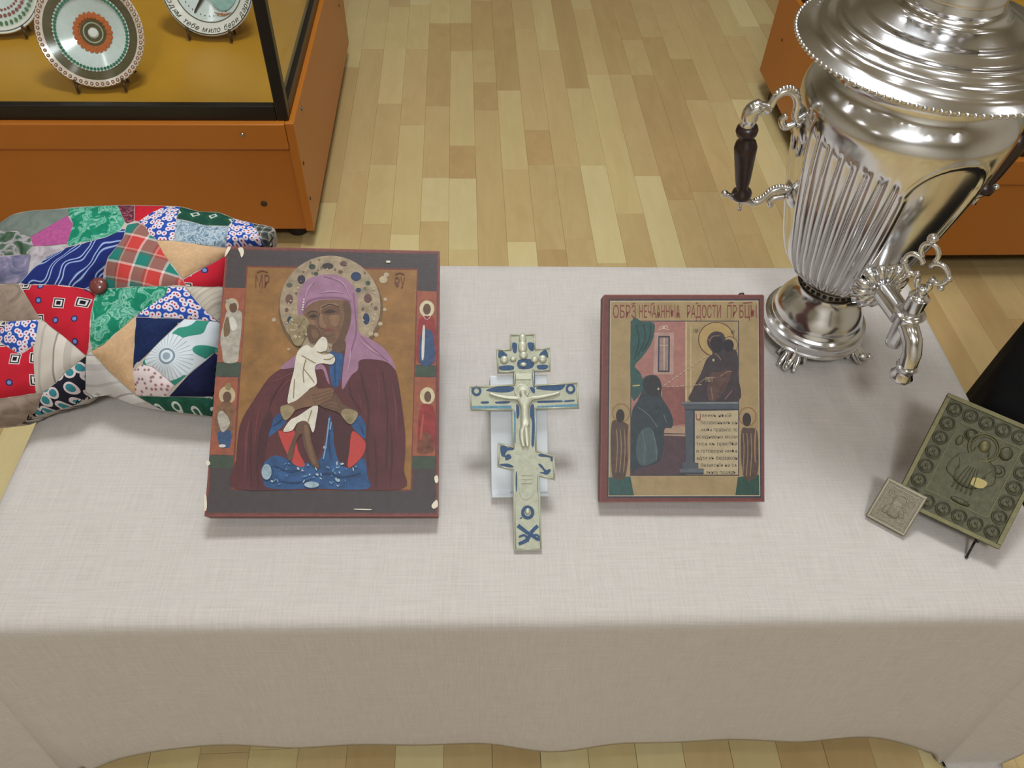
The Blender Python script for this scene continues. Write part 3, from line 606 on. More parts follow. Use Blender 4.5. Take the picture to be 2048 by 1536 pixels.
p.build('painted_scene', e2); z2 = p.z
q = Paint(b2, T2, z2)
q.poly(P_((180, 148, 92), .1), ell(824, 388, 116, 112, n=36)); q.ring(P_((104, 62, 50)), 824, 388, 118, 114, 6)
q.sm(gold2, ell(912, 425, 55, 55)); q.ring(P_((104, 62, 50)), 912, 425, 56, 56, 4, 24)
q.sm(dfig, [(770, 430), (766, 385), (790, 348), (830, 336), (868, 350), (886, 390), (890, 440), (960, 470), (966, 620), (966, 796), (664, 796), (668, 720), (720, 620), (760, 520), (800, 480)])
q.sm(P_((48, 40, 46)), ell(830, 420, 40, 56)); q.sm(P_((46, 40, 46)), ell(905, 428, 34, 40)); q.sm(P_((92, 66, 60), .3), [(780, 620), (860, 600), (920, 590), (900, 680), (830, 780), (770, 770)])
for s in ([(780, 400), (800, 370), (845, 365)], [(815, 480), (840, 500), (855, 525)], [(700, 690), (760, 640), (820, 640)], [(790, 700), (800, 780)], [(880, 780), (930, 720)], [(850, 630), (900, 600), (930, 600)], [(770, 385), (785, 400)]): q.stroke(P_((150, 106, 84)), s, 5)
q.poly(cream2, ell(806, 524, 8, 9, n=8)); q.text(line2, 'МР', 676, 345, 706, 24); q.text(line2, 'ѲУ', 920, 355, 945, 26)
q.build('enthroned_figure', e2)
q = Paint(b2, T2, z2)
q.sm(dteal, [(344, 650), (386, 622), (440, 630), (468, 690), (466, 760), (520, 850), (542, 920), (532, 966), (486, 976), (480, 1100), (446, 1190), (310, 1232), (268, 1242), (268, 900), (310, 790), (342, 720)])
q.sm(P_((54, 50, 52)), [(348, 690), (370, 640), (420, 626), (458, 662), (466, 720), (440, 760), (380, 750)]); q.sm(P_((72, 88, 92), .15), [(330, 990), (400, 970), (440, 1100), (430, 1180), (330, 1210), (300, 1100)])
for s in ([(310, 830), (380, 880), (440, 960)], [(340, 980), (360, 1100), (350, 1200)], [(410, 990), (430, 1090), (434, 1180)], [(480, 880), (500, 930)]): q.stroke(P_((96, 104, 108)), s, 6)
q.poly(cream2, ell(446, 712, 7, 8, n=8))
q.build('kneeling_figure', e2)
q = Paint(b2, T2, z2 + .0004)
for k in range(11):
    t = k / 11; x, y = 482 + 280 * t, 690 - 195 * t; q.stroke(cream2, [(x, y), (x + 17, y - 12)], 7, False)
for k in range(8): q.stroke(cream2, [(500 + 30 * k, 700 - 2 * k), (518 + 30 * k, 697 - 2 * k)], 5, False)
q.text(cream2, 'МІЛ', 755, 665, 800, 30)
q.build('prayer_line', e2)
q = Paint(b2, T2, z2 + .0003)
q.poly(lect, [(590, 796), (968, 796), (968, 852), (622, 852), (610, 820)]); q.poly(P_((126, 128, 130)), [(592, 800), (968, 798), (968, 808), (598, 808)]); q.poly(P_((56, 60, 68)), [(618, 842), (968, 842), (968, 854), (622, 854)])
q.poly(lect, [(622, 854), (684, 854), (684, 1196), (622, 1196)]); q.poly(P_((54, 58, 66)), [(672, 854), (684, 854), (684, 1196), (672, 1196)]); q.poly(lect, [(604, 1194), (706, 1194), (706, 1236), (600, 1236)]); q.poly(P_((96, 100, 106)), [(584, 1234), (740, 1234), (740, 1270), (584, 1270)]); q.poly(P_((58, 62, 70)), [(584, 1258), (740, 1258), (740, 1270), (584, 1270)])
q.build('painted_lectern', e2)
q = Paint(b2, T2, z2 + .0005)
q.poly(cream2, [(684, 856), (967, 852), (966, 1270), (746, 1270), (742, 1232), (708, 1232), (708, 1196), (684, 1194)])
tx = P_((62, 50, 48), .1)
q.text(redt, 'Ч', 690, 945, 722, 70)
for k, (st, x0, x1) in enumerate((('лвекъ нѣкїй', 728, 922), ('беззаконникъ ѡн', 724, 962), ('имѣѧ правило по', 728, 962), ('вседневно моли', 694, 962), ('тисѧ къ прест҃ѣй', 694, 960), ('и готовѹю имѣѧ', 694, 962), ('ѧдти къ беззакон', 694, 962), ('безаконїе на сѧ', 722, 958), ('вынѹ пѡшедъ', 760, 950))): q.text(tx, st, x0, 897 + k * 46.2, x1, 24)
q.build('scroll_text', e2)
q = Paint(b2, T2, z2)
for st, x0, x1 in (('ОБРЗ', 150, 300), ('НЕЧАѦННЫѦ', 322, 588), ('РАДОСТИ', 634, 856), ('ПР', 896, 958), ('БЦЫ', 976, 1088)): q.text(redt, st, x0, 248, x1, 84)
for s in ([(270, 158), (295, 150)], [(400, 160), (420, 150)], [(690, 156), (706, 148)], [(905, 152), (940, 146)], [(1000, 152), (1060, 146)]): q.stroke(redt, s, 6, False)
q.build('title_lettering', e2)
for hx, hy, body, base in ((203, 868, [(142, 935), (180, 920), (250, 950), (256, 1060), (250, 1170), (228, 1292), (190, 1302), (146, 1284), (136, 1100)], [(122, 1290), (264, 1284), (286, 1407), (123, 1407)]), (1030, 892, [(990, 982), (1030, 968), (1090, 985), (1100, 1120), (1098, 1240), (1076, 1296), (1012, 1302), (986, 1160)], [(966, 1288), (1103, 1272), (1106, 1405), (950, 1405)])):
    q = Paint(b2, T2, z2); q.poly(teal if hx < 500 else P_((44, 76, 64), .2), base); q.ring(P_((150, 92, 66)), hx, hy, 58, 62, 5, 28); q.sm(P_((88, 68, 60), .25), body); q.sm(P_((58, 46, 44)), ell(hx - 6, hy + 20, 28, 44))
    for k in range(3): x = hx - 30 + 25 * k; q.stroke(P_((150, 118, 88)), [(x, hy + 110), (x + 6, hy + 230), (x - 4, hy + 390)], 6)
    q.stroke(P_((160, 120, 84)), [(hx + 52, hy + 70), (hx + 46, hy + 200), (hx + 50, hy + 300)], 9)
    q.build('margin_saint', e2)
MB().tube([b2.px(*T2(985, 96)) + (-.012,), b2.px(*T2(1000, 78)) + (-.012,), b2.px(*T2(1020, 74)) + (-.012,), b2.px(*T2(1030, 96)) + (-.012,)], .0012, 8).build('hanging_loop', M((60, 52, 40), .5, .6), e2, True)
w2_ = b2.px(1529, 1004)[0]
acrylic_stand('clear acrylic stand holding up the smaller red-lettered icon', b2, w2_ / 2 - .04, w2_ / 2 + .04, .020, .13)

# ------------------------------------------------------------------ cast cross
T4 = lambda x, y: (900 + x / 3.1333, 640 + y / 3.1347)
Oc = onz(1056, 1101, TZ + .0062); thc = rad(31); 
bc = Board(Oc, (1, -.01, 0), (0, cos(thc), sin(thc)))
ec = tag(empty('cast_cross', mat=bc.matrix()), 'cast metal three-barred cross with blue enamel, leaning between the two painted icons', 'cross')
castm = M((158, 158, 138), .5, .25, noise=.14, nscale=120, bump=.25, bscale=500, name='cast_metal'); enam = M((44, 70, 102), .65, noise=.3, nscale=300); enam2 = M((86, 128, 146), .65, noise=.25, nscale=300); castl = M((178, 176, 156), .42, .3, noise=.1, nscale=200, name='cast_metal_worn')
outl = [(372, 88), (535, 85), (540, 178), (630, 170), (632, 322), (530, 325), (532, 405), (803, 388), (812, 555), (540, 562), (546, 815), (655, 852), (662, 1005), (562, 985), (578, 1445), (403, 1445), (392, 945), (295, 920), (300, 768), (392, 790), (388, 568), (125, 568), (120, 415), (395, 402), (398, 330), (295, 335), (288, 182), (375, 180)]
lc = lambda x, y: bc.px(*T4(x, y))
MB().prism([lc(*p_) for p_ in outl], -.0035, 0).build('cross_body', castm, ec)
mb = MB(); L_ = outl + outl[:1]
cxm = np.mean([lc(*p_) for p_ in outl], axis=0)
ins = []
n_ = len(outl); OL = [np.array(lc(*p_)) for p_ in outl]
for i in range(n_):
    a, b_, c_ = OL[i - 1], OL[i], OL[(i + 1) % n_]; d1 = (b_ - a) / np.linalg.norm(b_ - a); d2 = (c_ - b_) / np.linalg.norm(c_ - b_); n1 = np.array((d1[1], -d1[0])); n2 = np.array((d2[1], -d2[0])); m_ = (n1 + n2) / max(.3, (1 + n1 @ n2)); ins.append(b_ + m_ * .0014)
for i in range(n_): a, b_ = ins[i], ins[(i + 1) % n_]; mb.tube([(*a, .0004), (*b_, .0004)], .0009, 6)
mb.build('raised_rim', castl, ec, True)
q = Paint(bc, T4, .0002)
E1 = [[(390, 145), (420, 150), (415, 205), (395, 200)], [(485, 145), (525, 145), (525, 190), (500, 190)], [(305, 200), (330, 195), (360, 225), (308, 240)], [(560, 215), (600, 185), (615, 235), (575, 235)], [(310, 290), (390, 285), (395, 312), (320, 315)], [(545, 285), (610, 282), (608, 305), (560, 312)], [(430, 250), (520, 250), (515, 300), (432, 305)], [(398, 335), (410, 335), (410, 402), (398, 402)], [(516, 320), (530, 320), (532, 420), (520, 410)],
      [(225, 440), (290, 420), (392, 418), (392, 445), (330, 455), (250, 448)], [(560, 415), (640, 405), (720, 405), (690, 440), (600, 440), (540, 430)], [(500, 420), (530, 430), (530, 460), (512, 450)],
      [(195, 512), (240, 510), (240, 522), (200, 524)], [(290, 512), (370, 510), (366, 522), (292, 524)], [(555, 508), (660, 504), (700, 505), (698, 514), (560, 520)], [(720, 505), (775, 500), (775, 510), (722, 514)],
      [(415, 530), (432, 545), (434, 600), (418, 615)], [(505, 540), (526, 535), (530, 640), (526, 780), (510, 780), (514, 640), (500, 600)],
      [(315, 795), (340, 790), (362, 800), (400, 800), (395, 815), (360, 820), (345, 850), (370, 840), (385, 865), (350, 880), (345, 860), (322, 850)], [(312, 905), (360, 900), (395, 915), (390, 925), (340, 920), (318, 925)], [(560, 840), (640, 850), (642, 885), (630, 880), (625, 862), (562, 855)], [(552, 905), (572, 905), (600, 940), (620, 935), (632, 940), (610, 970), (560, 955), (590, 950)],
      [(412, 960), (420, 960), (420, 1070), (412, 1060)], [(438, 1240), (452, 1236), (450, 1244), (440, 1246)]]
for e_ in E1: q.sm(enam, e_, 3)
for cx, cy, r in ((166, 445, 31), (755, 432, 31), (487, 1207, 42)): q.ring(enam, cx, cy, r, r * 1.05, r * .5, 20)
for s, w_ in (([(425, 1288), (480, 1330), (505, 1345), (555, 1380)], [26, 22, 24, 16]), ([(550, 1290), (510, 1330), (480, 1380), (430, 1405)], [22, 22, 24, 20]), ([(432, 1360), (470, 1350), (490, 1390)], 14), ([(510, 1350), (550, 1350), (562, 1385)], 12)): q.stroke(enam, s, w_)
for pts in ([(135, 540), (385, 536), (385, 558), (136, 560)], [(545, 540), (800, 526), (806, 544), (546, 556)], [(400, 560), (412, 580), (412, 770), (396, 770)], [(530, 560), (540, 562), (542, 780), (532, 790)], [(548, 985), (560, 990), (562, 1070), (550, 1085), (545, 1040)]): q.poly(enam2, pts)
q.build('blue_enamel', ec)
# cast figure: arms, torso, legs as one relief body
def skin_body(name, V, Ed, R, mat, parent, root=0, sub=2):
    me = bpy.data.meshes.new(name); me.from_pydata(V, Ed, []); o = link(bpy.data.objects.new(name, me), parent)
    sk = o.modifiers.new('skin', 'SKIN'); sk.use_smooth_shade = True; o.modifiers.new('sub', 'SUBSURF').levels = sub; o.modifiers['sub'].render_levels = sub
    for i, v in enumerate(me.skin_vertices[0].data): v.radius = (R[i], R[i] * .7); v.use_root = (i == root)
    me.materials.append(mat); return o
Lz = lambda x, y, z=.002: (*lc(x, y), z)
Vv = [Lz(470, 640, .003), Lz(468, 575, .003), Lz(466, 515, .003), Lz(458, 470, .0035), Lz(450, 440, .004), Lz(420, 492), Lz(370, 490), Lz(300, 478), Lz(245, 460), Lz(520, 490), Lz(570, 484), Lz(640, 470), Lz(690, 455), Lz(450, 690), Lz(452, 750), Lz(462, 800), Lz(478, 690), Lz(482, 750), Lz(486, 800)]
Ee = [(0, 1), (1, 2), (2, 3), (3, 4), (2, 5), (5, 6), (6, 7), (7, 8), (2, 9), (9, 10), (10, 11), (11, 12), (0, 13), (13, 14), (14, 15), (0, 16), (16, 17), (17, 18)]
Rr_ = [.0055, .005, .0055, .003, .0052, .0028, .0024, .002, .0016, .0028, .0024, .002, .0016, .0036, .003, .002, .0036, .003, .002]
skin_body('cast_figure', Vv, Ee, Rr_, castl, ec)
mb = MB(); mb.lathe([(.0085, 0), (.0085, .0012), (.0078, .0018), (.0068, .0012), (0, .001)], 28, (*lc(450, 445), .0002)); mb.build('cast_halo', castl, ec, True)
for x, y, r, sy in ((455, 120, .0045, 1.6), (455, 170, .0055, 1.5), (340, 250, .005, 1.), (395, 245, .004, .8), (460, 222, .005, 1.), (530, 250, .0045, .9), (580, 245, .005, 1.), (460, 280, .004, .7)): MB().ball((*lc(x, y), .0006), r, 1, sy, .5).build('cast_relief', castl, ec, True)
MB().box(*sorted((lc(412, 340)[0], lc(508, 340)[0])), *sorted((lc(450, 372)[1], lc(450, 335)[1])), 0, .0012).build('cast_tablet', castl, ec)
MB().ball((*lc(487, 1200), .0004), .0032, 1, 1.2, .6).build('cast_relief', castl, ec, True)
mb = MB(); mb.prism([lc(*p_) for p_ in cr([(435, 960), (525, 955), (530, 1040), (520, 1090), (480, 1125), (440, 1095)], 4)], 0, .0011)
for y in (975, 1000, 1025): mb.tube([(*lc(445, y), .0014), (*lc(515, y), .0014)], .0005, 6)
mb.build('cast_plaque', castm, ec)
# its acrylic stand: steeper sheet meeting the back of the cross near its top
sb0 = onz(1040, 992, TZ); nc = bc.n; top_pt = onplane(1040, 752, bc.O - nc * .0055, nc)
bs = Board((sb0[0], sb0[1], TOP + .0004), (1, 0, 0), (0, top_pt[1] - sb0[1], top_pt[2] - TOP))
hs = float(np.linalg.norm(np.array([0, top_pt[1] - sb0[1], top_pt[2] - TOP])))
es = tag(empty('acrylic_stand', mat=bs.matrix()), 'clear acrylic stand with shiny edges propping the cast cross from behind', 'stand', 'clear acrylic stands')
xa, xb = bs.px(983, 990)[0], bs.px(1096, 990)[0]
MB().box(xa, xb, 0, hs, -.003, 0, .0008).build('rest_plate', acryl_m, es)
MB().box(xa, xb, .0, .004, .0002, .012, .0008).build('lip', acryl_m, es)
ivm = bs.matrix().inverted(); m_ = MB(); zz = TOP
ptop = bs.matrix() @ Vector((0, hs - .002, -.0034)); pbk = Vector((ptop.x, ptop.y + .055, zz))
Ud = Vector(bs.U); Q = []
for s in (xa, xb):
    for p_ in (ptop, ptop + Vector((0, .003, 0)), pbk + Vector((0, .003, 0)), pbk): Q.append(ivm @ (p_ + Ud * s))
m_.add(Q, [(0, 1, 2, 3), (7, 6, 5, 4), (0, 4, 5, 1), (1, 5, 6, 2), (2, 6, 7, 3), (3, 7, 4, 0)]); m_.build('back_leg', acryl_m, es)

# ------------------------------------------------------------------ brass icons at the right
def rect_board(x, y, zb, yaw, tilt): return Board((x, y, zb), (cos(yaw), sin(yaw), 0), (-sin(yaw) * cos(tilt), cos(yaw) * cos(tilt), sin(tilt)))
brass = M((74, 71, 50), .5, .45, noise=.28, nscale=160, bump=.35, bscale=420, name='dark_brass'); brass_hi = M((96, 90, 58), .5, .5, noise=.2, nscale=150, name='rubbed_brass'); brass_dk = M((74, 72, 54), .5, .5, noise=.3, nscale=160, bump=.3, bscale=500, name='tarnished_brass'); brass_bright = M((160, 144, 92), .6, .5, name='bright_brass')
bb = rect_board(.480, .473, TZ + .026, -.62, .64); W3, H3 = .1145, .1365
e3 = tag(empty('brass_icon', mat=bb.matrix()), 'dark embossed brass icon tilted at the right edge of the table', 'icon')
MB().box(0, W3, 0, H3, -.006, 0, .0012).build('plate', brass, e3)
mb = MB(); bw = .005
for a in ((0, W3, 0, bw), (0, W3, H3 - bw, H3), (0, bw, bw, H3 - bw), (W3 - bw, W3, bw, H3 - bw)): mb.box(*a, -.0005, .0016, .0005)
mb.build('raised_border', brass_hi, e3)
def ringm(mb, cx, cy, r, t=.0007, z=.0008):
    mb.tube([(cx + r * cos(a), cy + r * sin(a), z) for a in np.linspace(0, 2 * pi, 29)], t, 6, False)
def medallion(cx, cy, r):
    mb = MB(); ringm(mb, cx, cy, r); ringm(mb, cx, cy, r * .78, .0004)
    mb.ball((cx, cy + r * .22, .0), r * .25, 1, 1.15, .45, 10, 7); mb.ball((cx, cy - r * .38, .0), r * .5, 1, .7, .2, 10, 7)
    mb.build('medallion', brass, e3, True)
for i in range(6):
    medallion(.0135 + i * (W3 - .027) / 5, H3 - .0145, .0075)
    medallion(.0135 + i * (W3 - .027) / 5, .0145, .0075)
for j in range(1, 6):
    y = .0145 + j * (H3 - .029) / 6; medallion(.0135, y, .0075); medallion(W3 - .0135, y, .0075)
mb = MB()
for a in ((.0235, W3 - .0235, .0255, .0262), (.0235, W3 - .0235, H3 - .0262, H3 - .0255)): mb.box(*a, 0, .0009)
for a in ((.0235, .0242, .0255, H3 - .0255), (W3 - .0242, W3 - .0235, .0255, H3 - .0255)): mb.box(*a, 0, .0009)
mb.build('inner_border', brass_hi, e3)
V3 = [(.055, .045, .001), (.056, .062, .002), (.057, .078, .002), (.057, .087, .002), (.057, .0955, .003), (.042, .074, .001), (.036, .058, .001), (.048, .054, .0015), (.072, .075, .001), (.078, .062, .001), (.066, .056, .0015)]
fo = skin_body('embossed_figure', V3, [(0, 1), (1, 2), (2, 3), (3, 4), (2, 5), (5, 6), (6, 7), (2, 8), (8, 9), (9, 10)], [.017, .016, .0135, .006, .0115, .0075, .0065, .004, .0075, .0065, .004], brass, e3); fo.scale = (1, 1, .22)
for k_ in range(5): MB().tube(cr([(.046 + .005 * k_, .040, .0032), (.048 + .004 * k_, .055, .0036), (.0515 + .0025 * k_, .07, .0032)], 4, False), .0004, 6).build('robe_fold', brass, e3, True)
MB().ball((.057, .0965, .0004), .0072, .85, 1.1, .45, 14, 9).build('embossed_face', brass_hi, e3, True)
mb = MB(); ringm(mb, .057, .0955, .0155, .001); ringm(mb, .057, .0955, .0125, .0005); mb.build('embossed_halo', brass_hi, e3, True)
for x_, y_, r_, sx_, sy_, rg in ((.040, .103, .006, 1, 1, .0068), (.079, .099, .007, 1, 1.2, 0), (.080, .078, .004, 1, 1, .0065), (.032, .092, .004, 1, 1.6, 0), (.060, .030, .006, 1.8, .6, 0)):
    mb = MB(); mb.ball((x_, y_, 0), r_, sx_, sy_, .4)
    if rg: ringm(mb, x_, y_, rg, .0006)
    mb.build('embossed_relief', brass, e3, True)
MB().prism(cr([(.060, .053), (.067, .051), (.074, .054), (.075, .061), (.067, .062), (.061, .060)], 3), .0012, .003).build('bright_book', brass_bright, e3)
# wire easel under it
we = tag(empty('wire_easel', (float(bb.O[0]), float(bb.O[1]), TOP)), 'thin dark wire easel under the larger brass icon', 'stand')
mw = bb.matrix(); off = Vector(we.location)
def wpt(a, b, c): return mw @ Vector((a, b, c)) - off
mb = MB()
for a in (.022, W3 - .022):
    hook = wpt(a, -.0022, .003); corner = wpt(a, -.0022, -.0085); up = wpt(a, .085, -.0085); ft = Vector((hook.x, hook.y, .0016)) + Vector((bb.n[0], bb.n[1], 0)) * .012; bk = Vector((up.x, up.y, .0016)) + Vector((bb.V[0], bb.V[1], 0)) * .03
    mb.tube([hook, wpt(a, -.0022, -.003), corner], .0013, 8); mb.tube([corner, wpt(a, .02, -.0085), up], .0013, 8); mb.tube([corner, ft], .0013, 8); mb.tube([up, bk], .0013, 8); mb.ball(ft, .0018); mb.ball(bk, .0016)
mb.tube([wpt(.022, .085, -.0085), wpt(W3 - .022, .085, -.0085)], .0013, 8)
mb.build('wire_frame', M((52, 46, 40), .4, .7), we, True)
# little icon leaning on the corner of the big one
bq = rect_board(.451, .4645, TZ + .0065, -.68, .80); W4, H4 = .0455, .0515
e4 = tag(empty('tiny_brass_icon', mat=bq.matrix()), 'tiny grey brass icon leaning on the corner of the larger brass icon', 'icon')
greyb = M((124, 117, 100), .48, .4, noise=.2, nscale=260, bump=.3, bscale=700, name='grey_brass'); greyh = M((146, 138, 116), .45, .45, noise=.12, nscale=200, name='grey_brass_worn')
MB().box(0, W4, 0, H4, -.0045, 0, .0007).build('plate', greyb, e4)
mb = MB()
for a in ((.001, W4 - .001, .001, .0032), (.001, W4 - .001, H4 - .0032, H4 - .001), (.001, .0032, .0032, H4 - .0032), (W4 - .0032, W4 - .001, .0032, H4 - .0032)): mb.box(*a, -.0003, .001, .0003)
for a in ((.006, W4 - .006, .006, .0066), (.006, W4 - .006, H4 - .0066, H4 - .006), (.006, .0066, .0066, H4 - .0066), (W4 - .0066, W4 - .006, .0066, H4 - .0066)): mb.box(*a, -.0002, .0006)
mb.build('raised_border', greyh, e4)
mb = MB(); ringm(mb, .0235, .034, .0066, .0006, .0005); ringm(mb, .012, .038, .0032, .0004, .0004); ringm(mb, .035, .036, .0032, .0004, .0004); mb.build('embossed_halo', greyh, e4, True)
skin_body('embossed_figure', [(.0225, .012, .0004), (.023, .02, .0006), (.0233, .026, .0006), (.0235, .0335, .0012), (.016, .021, .0004), (.013, .013, .0003), (.030, .022, .0004), (.033, .016, .0003)], [(0, 1), (1, 2), (2, 3), (2, 4), (4, 5), (2, 6), (6, 7)], [.0085, .0075, .0045, .0046, .004, .0032, .004, .003], greyb, e4).scale = (1, 1, .3)
# ------------------------------------------------------------------ patchwork cushion
T5 = lambda x, y: (x / 3.2, 390 + y / 3.2)
Op = onz(250, 822, TZ + .03); tlt = rad(32)
bp_ = Board(Op, (cos(rad(-4)), sin(rad(-4)), 0), (0, cos(tlt), sin(tlt)))
OUT = cr([(-40, 205), (70, 130), (180, 102), (350, 90), (500, 75), (750, 65), (900, 65), (1150, 73), (1270, 104), (1400, 111), (1500, 150), (1620, 180), (1735, 203), (1762, 240), (1715, 330), (1540, 390), (1470, 600), (1430, 900), (1400, 1200), (1380, 1385), (1362, 1421), (1335, 1417), (1050, 1384), (870, 1352), (690, 1284), (600, 1297), (480, 1347), (350, 1384), (220, 1424), (100, 1480), (-60, 1490), (-230, 1440), (-290, 1200), (-310, 800), (-270, 420), (-180, 260)], 3)
OUTa = np.array(OUT)
def seg_dist(P, poly):
    """distance of points P (n,2) to a closed polygon"""
    A = np.array(poly); B = np.roll(A, -1, 0); D = B - A; L = (D ** 2).sum(1)
    d = np.full(len(P), 1e9)
    for a, dd, l in zip(A, D, L):
        t = np.clip(((P - a) @ dd) / max(l, 1e-9), 0, 1); q = a + t[:, None] * dd; d = np.minimum(d, np.hypot(*(P - q).T))
    return d
def inside(P, poly):
    A = np.array(poly); B = np.roll(A, -1, 0); c = np.zeros(len(P), bool)
    for (x0, y0), (x1, y1) in zip(A, B):
        if y0 == y1: continue
        c ^= ((y0 > P[:, 1]) != (y1 > P[:, 1])) & (P[:, 0] < (x1 - x0) * (P[:, 1] - y0) / (y1 - y0) + x0)
    return c
BTN = np.array((640, 592.))
def puff(P):
    """height of the cushion face above its middle plane (metres)"""
    d = seg_dist(P, OUT); e = np.clip(d / 560, 0, 1); h = .052 * np.sqrt(np.clip(1 - (1 - e) ** 2, 0, 1))
    r = np.hypot(P[:, 0] - BTN[0], P[:, 1] - BTN[1]); h -= .020 * np.exp(-(r / 150) ** 2)
    # pulled tuck towards the bottom middle
    t = np.hypot((P[:, 0] - 620) / 90, (P[:, 1] - 1230) / 190); h -= .014 * np.exp(-t ** 2)
    return np.maximum(h, .0005)
def to3d(P, H):
    out = []
    for (x, y), h in zip(P, H): out.append(onplane(*T5(x, y), bp_.O + bp_.n * h, bp_.n))
    return np.array(out)
inv5 = np.array(bp_.matrix().inverted())
def local(Pw): return (np.c_[Pw, np.ones(len(Pw))] @ inv5.T)[:, :3]
def fill(poly, step=26.):
    """triangulated interior of a polygon: points, tris, boundary flags"""
    A = np.array(poly, float); b = []
    for i in range(len(A)):
        p0, p1 = A[i], A[(i + 1) % len(A)]; n = max(1, int(np.hypot(*(p1 - p0)) / step))
        for k in range(n): b.append(p0 + (p1 - p0) * k / n)
    b = np.array(b); mn, mx = b.min(0), b.max(0); g = np.array([(x + (step / 2 if j % 2 else 0), y) for j, y in enumerate(np.arange(mn[1], mx[1], step * .87)) for x in np.arange(mn[0], mx[0], step)])
    if len(g):
        g = g[inside(g, b)]
        if len(g): g = g[seg_dist(g, b) > step * .55]
    pts = np.r_[b, g] if len(g) else b; nb = len(b)
    r = delaunay_2d_cdt([Vector(p) for p in pts], [(i, (i + 1) % nb) for i in range(nb)], [], 1, 1e-4)
    return np.array([v[:] for v in r[0]]), [list(f) for f in r[2]]
def setuv(o, UV):
    uv = o.data.uv_layers.new(name='UVMap'); idx = np.empty(len(o.data.loops), int); o.data.loops.foreach_get('vertex_index', idx); uv.data.foreach_set('uv', np.array(UV)[idx].ravel())
cush = tag(empty('patchwork_cushion', mat=bp_.matrix()), 'patchwork cushion of colourful fabric scraps with a brown button, at left behind the large icon', 'cushion')
# body: front skin just under the patches and a rounded back
P, Fc = fill(OUT, 34.); H = puff(P); front = local(to3d(P, np.maximum(H - .0022, .0002))); back = front.copy(); back[:, 2] = -np.abs(H) * 1.1
db = seg_dist(P, OUT); edge = db < .6
mw5 = np.array(bp_.matrix())
def lift(L):
    W = np.c_[L, np.ones(len(L))] @ mw5.T; W[:, 2] = np.maximum(W[:, 2], TOP + .0006); return (W @ inv5.T)[:, :3]
front = lift(front); back = lift(back)
V = np.r_[front, back]; n = len(P); idx = np.arange(n) + n; idx[edge] = np.arange(n)[edge]; 
faces = []
for f in Fc:
    a, b_, c_ = (front[i, :2] for i in f[:3]); s = (b_ - a)[0] * (c_ - a)[1] - (b_ - a)[1] * (c_ - a)[0]
    f = f if s > 0 else f[::-1]; faces.append(f); faces.append([int(idx[i]) for i in f[::-1]])
body = mesh_obj('cushion_body', V, faces, M((176, 166, 156), .9, noise=.1, nscale=40), cush, True)

def fabric(name):
    m, t, b = newmat('fabric_' + name); b.inputs['Roughness'].default_value = .9; b.inputs['Specular IOR Level'].default_value = .15
    uv = nd(t, 'ShaderNodeUVMap'); return m, t, b, uv.outputs[0]
def ramp(t, src, stops, interp='LINEAR'):
    r = nd(t, 'ShaderNodeValToRGB'); cr_ = r.color_ramp; cr_.interpolation = interp
    while len(cr_.elements) < len(stops): cr_.elements.new(.5)
    for e, (pos, c) in zip(cr_.elements, stops): e.position = pos; e.color = (*lin(tuple(v * .92 for v in c)), 1)
    t.links.new(src, r.inputs['Fac']); return r.outputs['Color']
def vor(t, uv, sc, rnd=1., feat='F1', met='EUCLIDEAN'):
    v = nd(t, 'ShaderNodeTexVoronoi', feature=feat, distance=met); v.inputs['Scale'].default_value = sc; v.inputs['Randomness'].default_value = rnd; v.voronoi_dimensions = '2D'; t.links.new(uv, v.inputs['Vector']); return v
def noi(t, uv, sc, det=3., dist=0.):
    n = nd(t, 'ShaderNodeTexNoise', i_Scale=sc, i_Detail=det, i_Distortion=dist); t.links.new(uv, n.inputs['Vector']); return n.outputs['Fac']
def plainf(name, c, a=.07):
    m, t, b, uv = fabric(name); t.links.new(ramp(t, noi(t, uv, 220), [(.3, tuple(int(v * (1 - a)) for v in c)), (.7, tuple(min(255, int(v * (1 + a))) for v in c))]), b.inputs['Base Color']); return m
def petals(name, ground, petal, spot, sc, r1=.36, r2=.1, rnd=.8):
    m, t, b, uv = fabric(name); v = vor(t, uv, sc, rnd); t.links.new(ramp(t, v.outputs['Distance'], [(0, spot), (r2, petal), (r1, ground)], 'CONSTANT'), b.inputs['Base Color']); return m
def swirl(name, cols, sc, dist=2.5):
    m, t, b, uv = fabric(name); t.links.new(ramp(t, noi(t, uv, sc, 2., dist), cols), b.inputs['Base Color']); return m
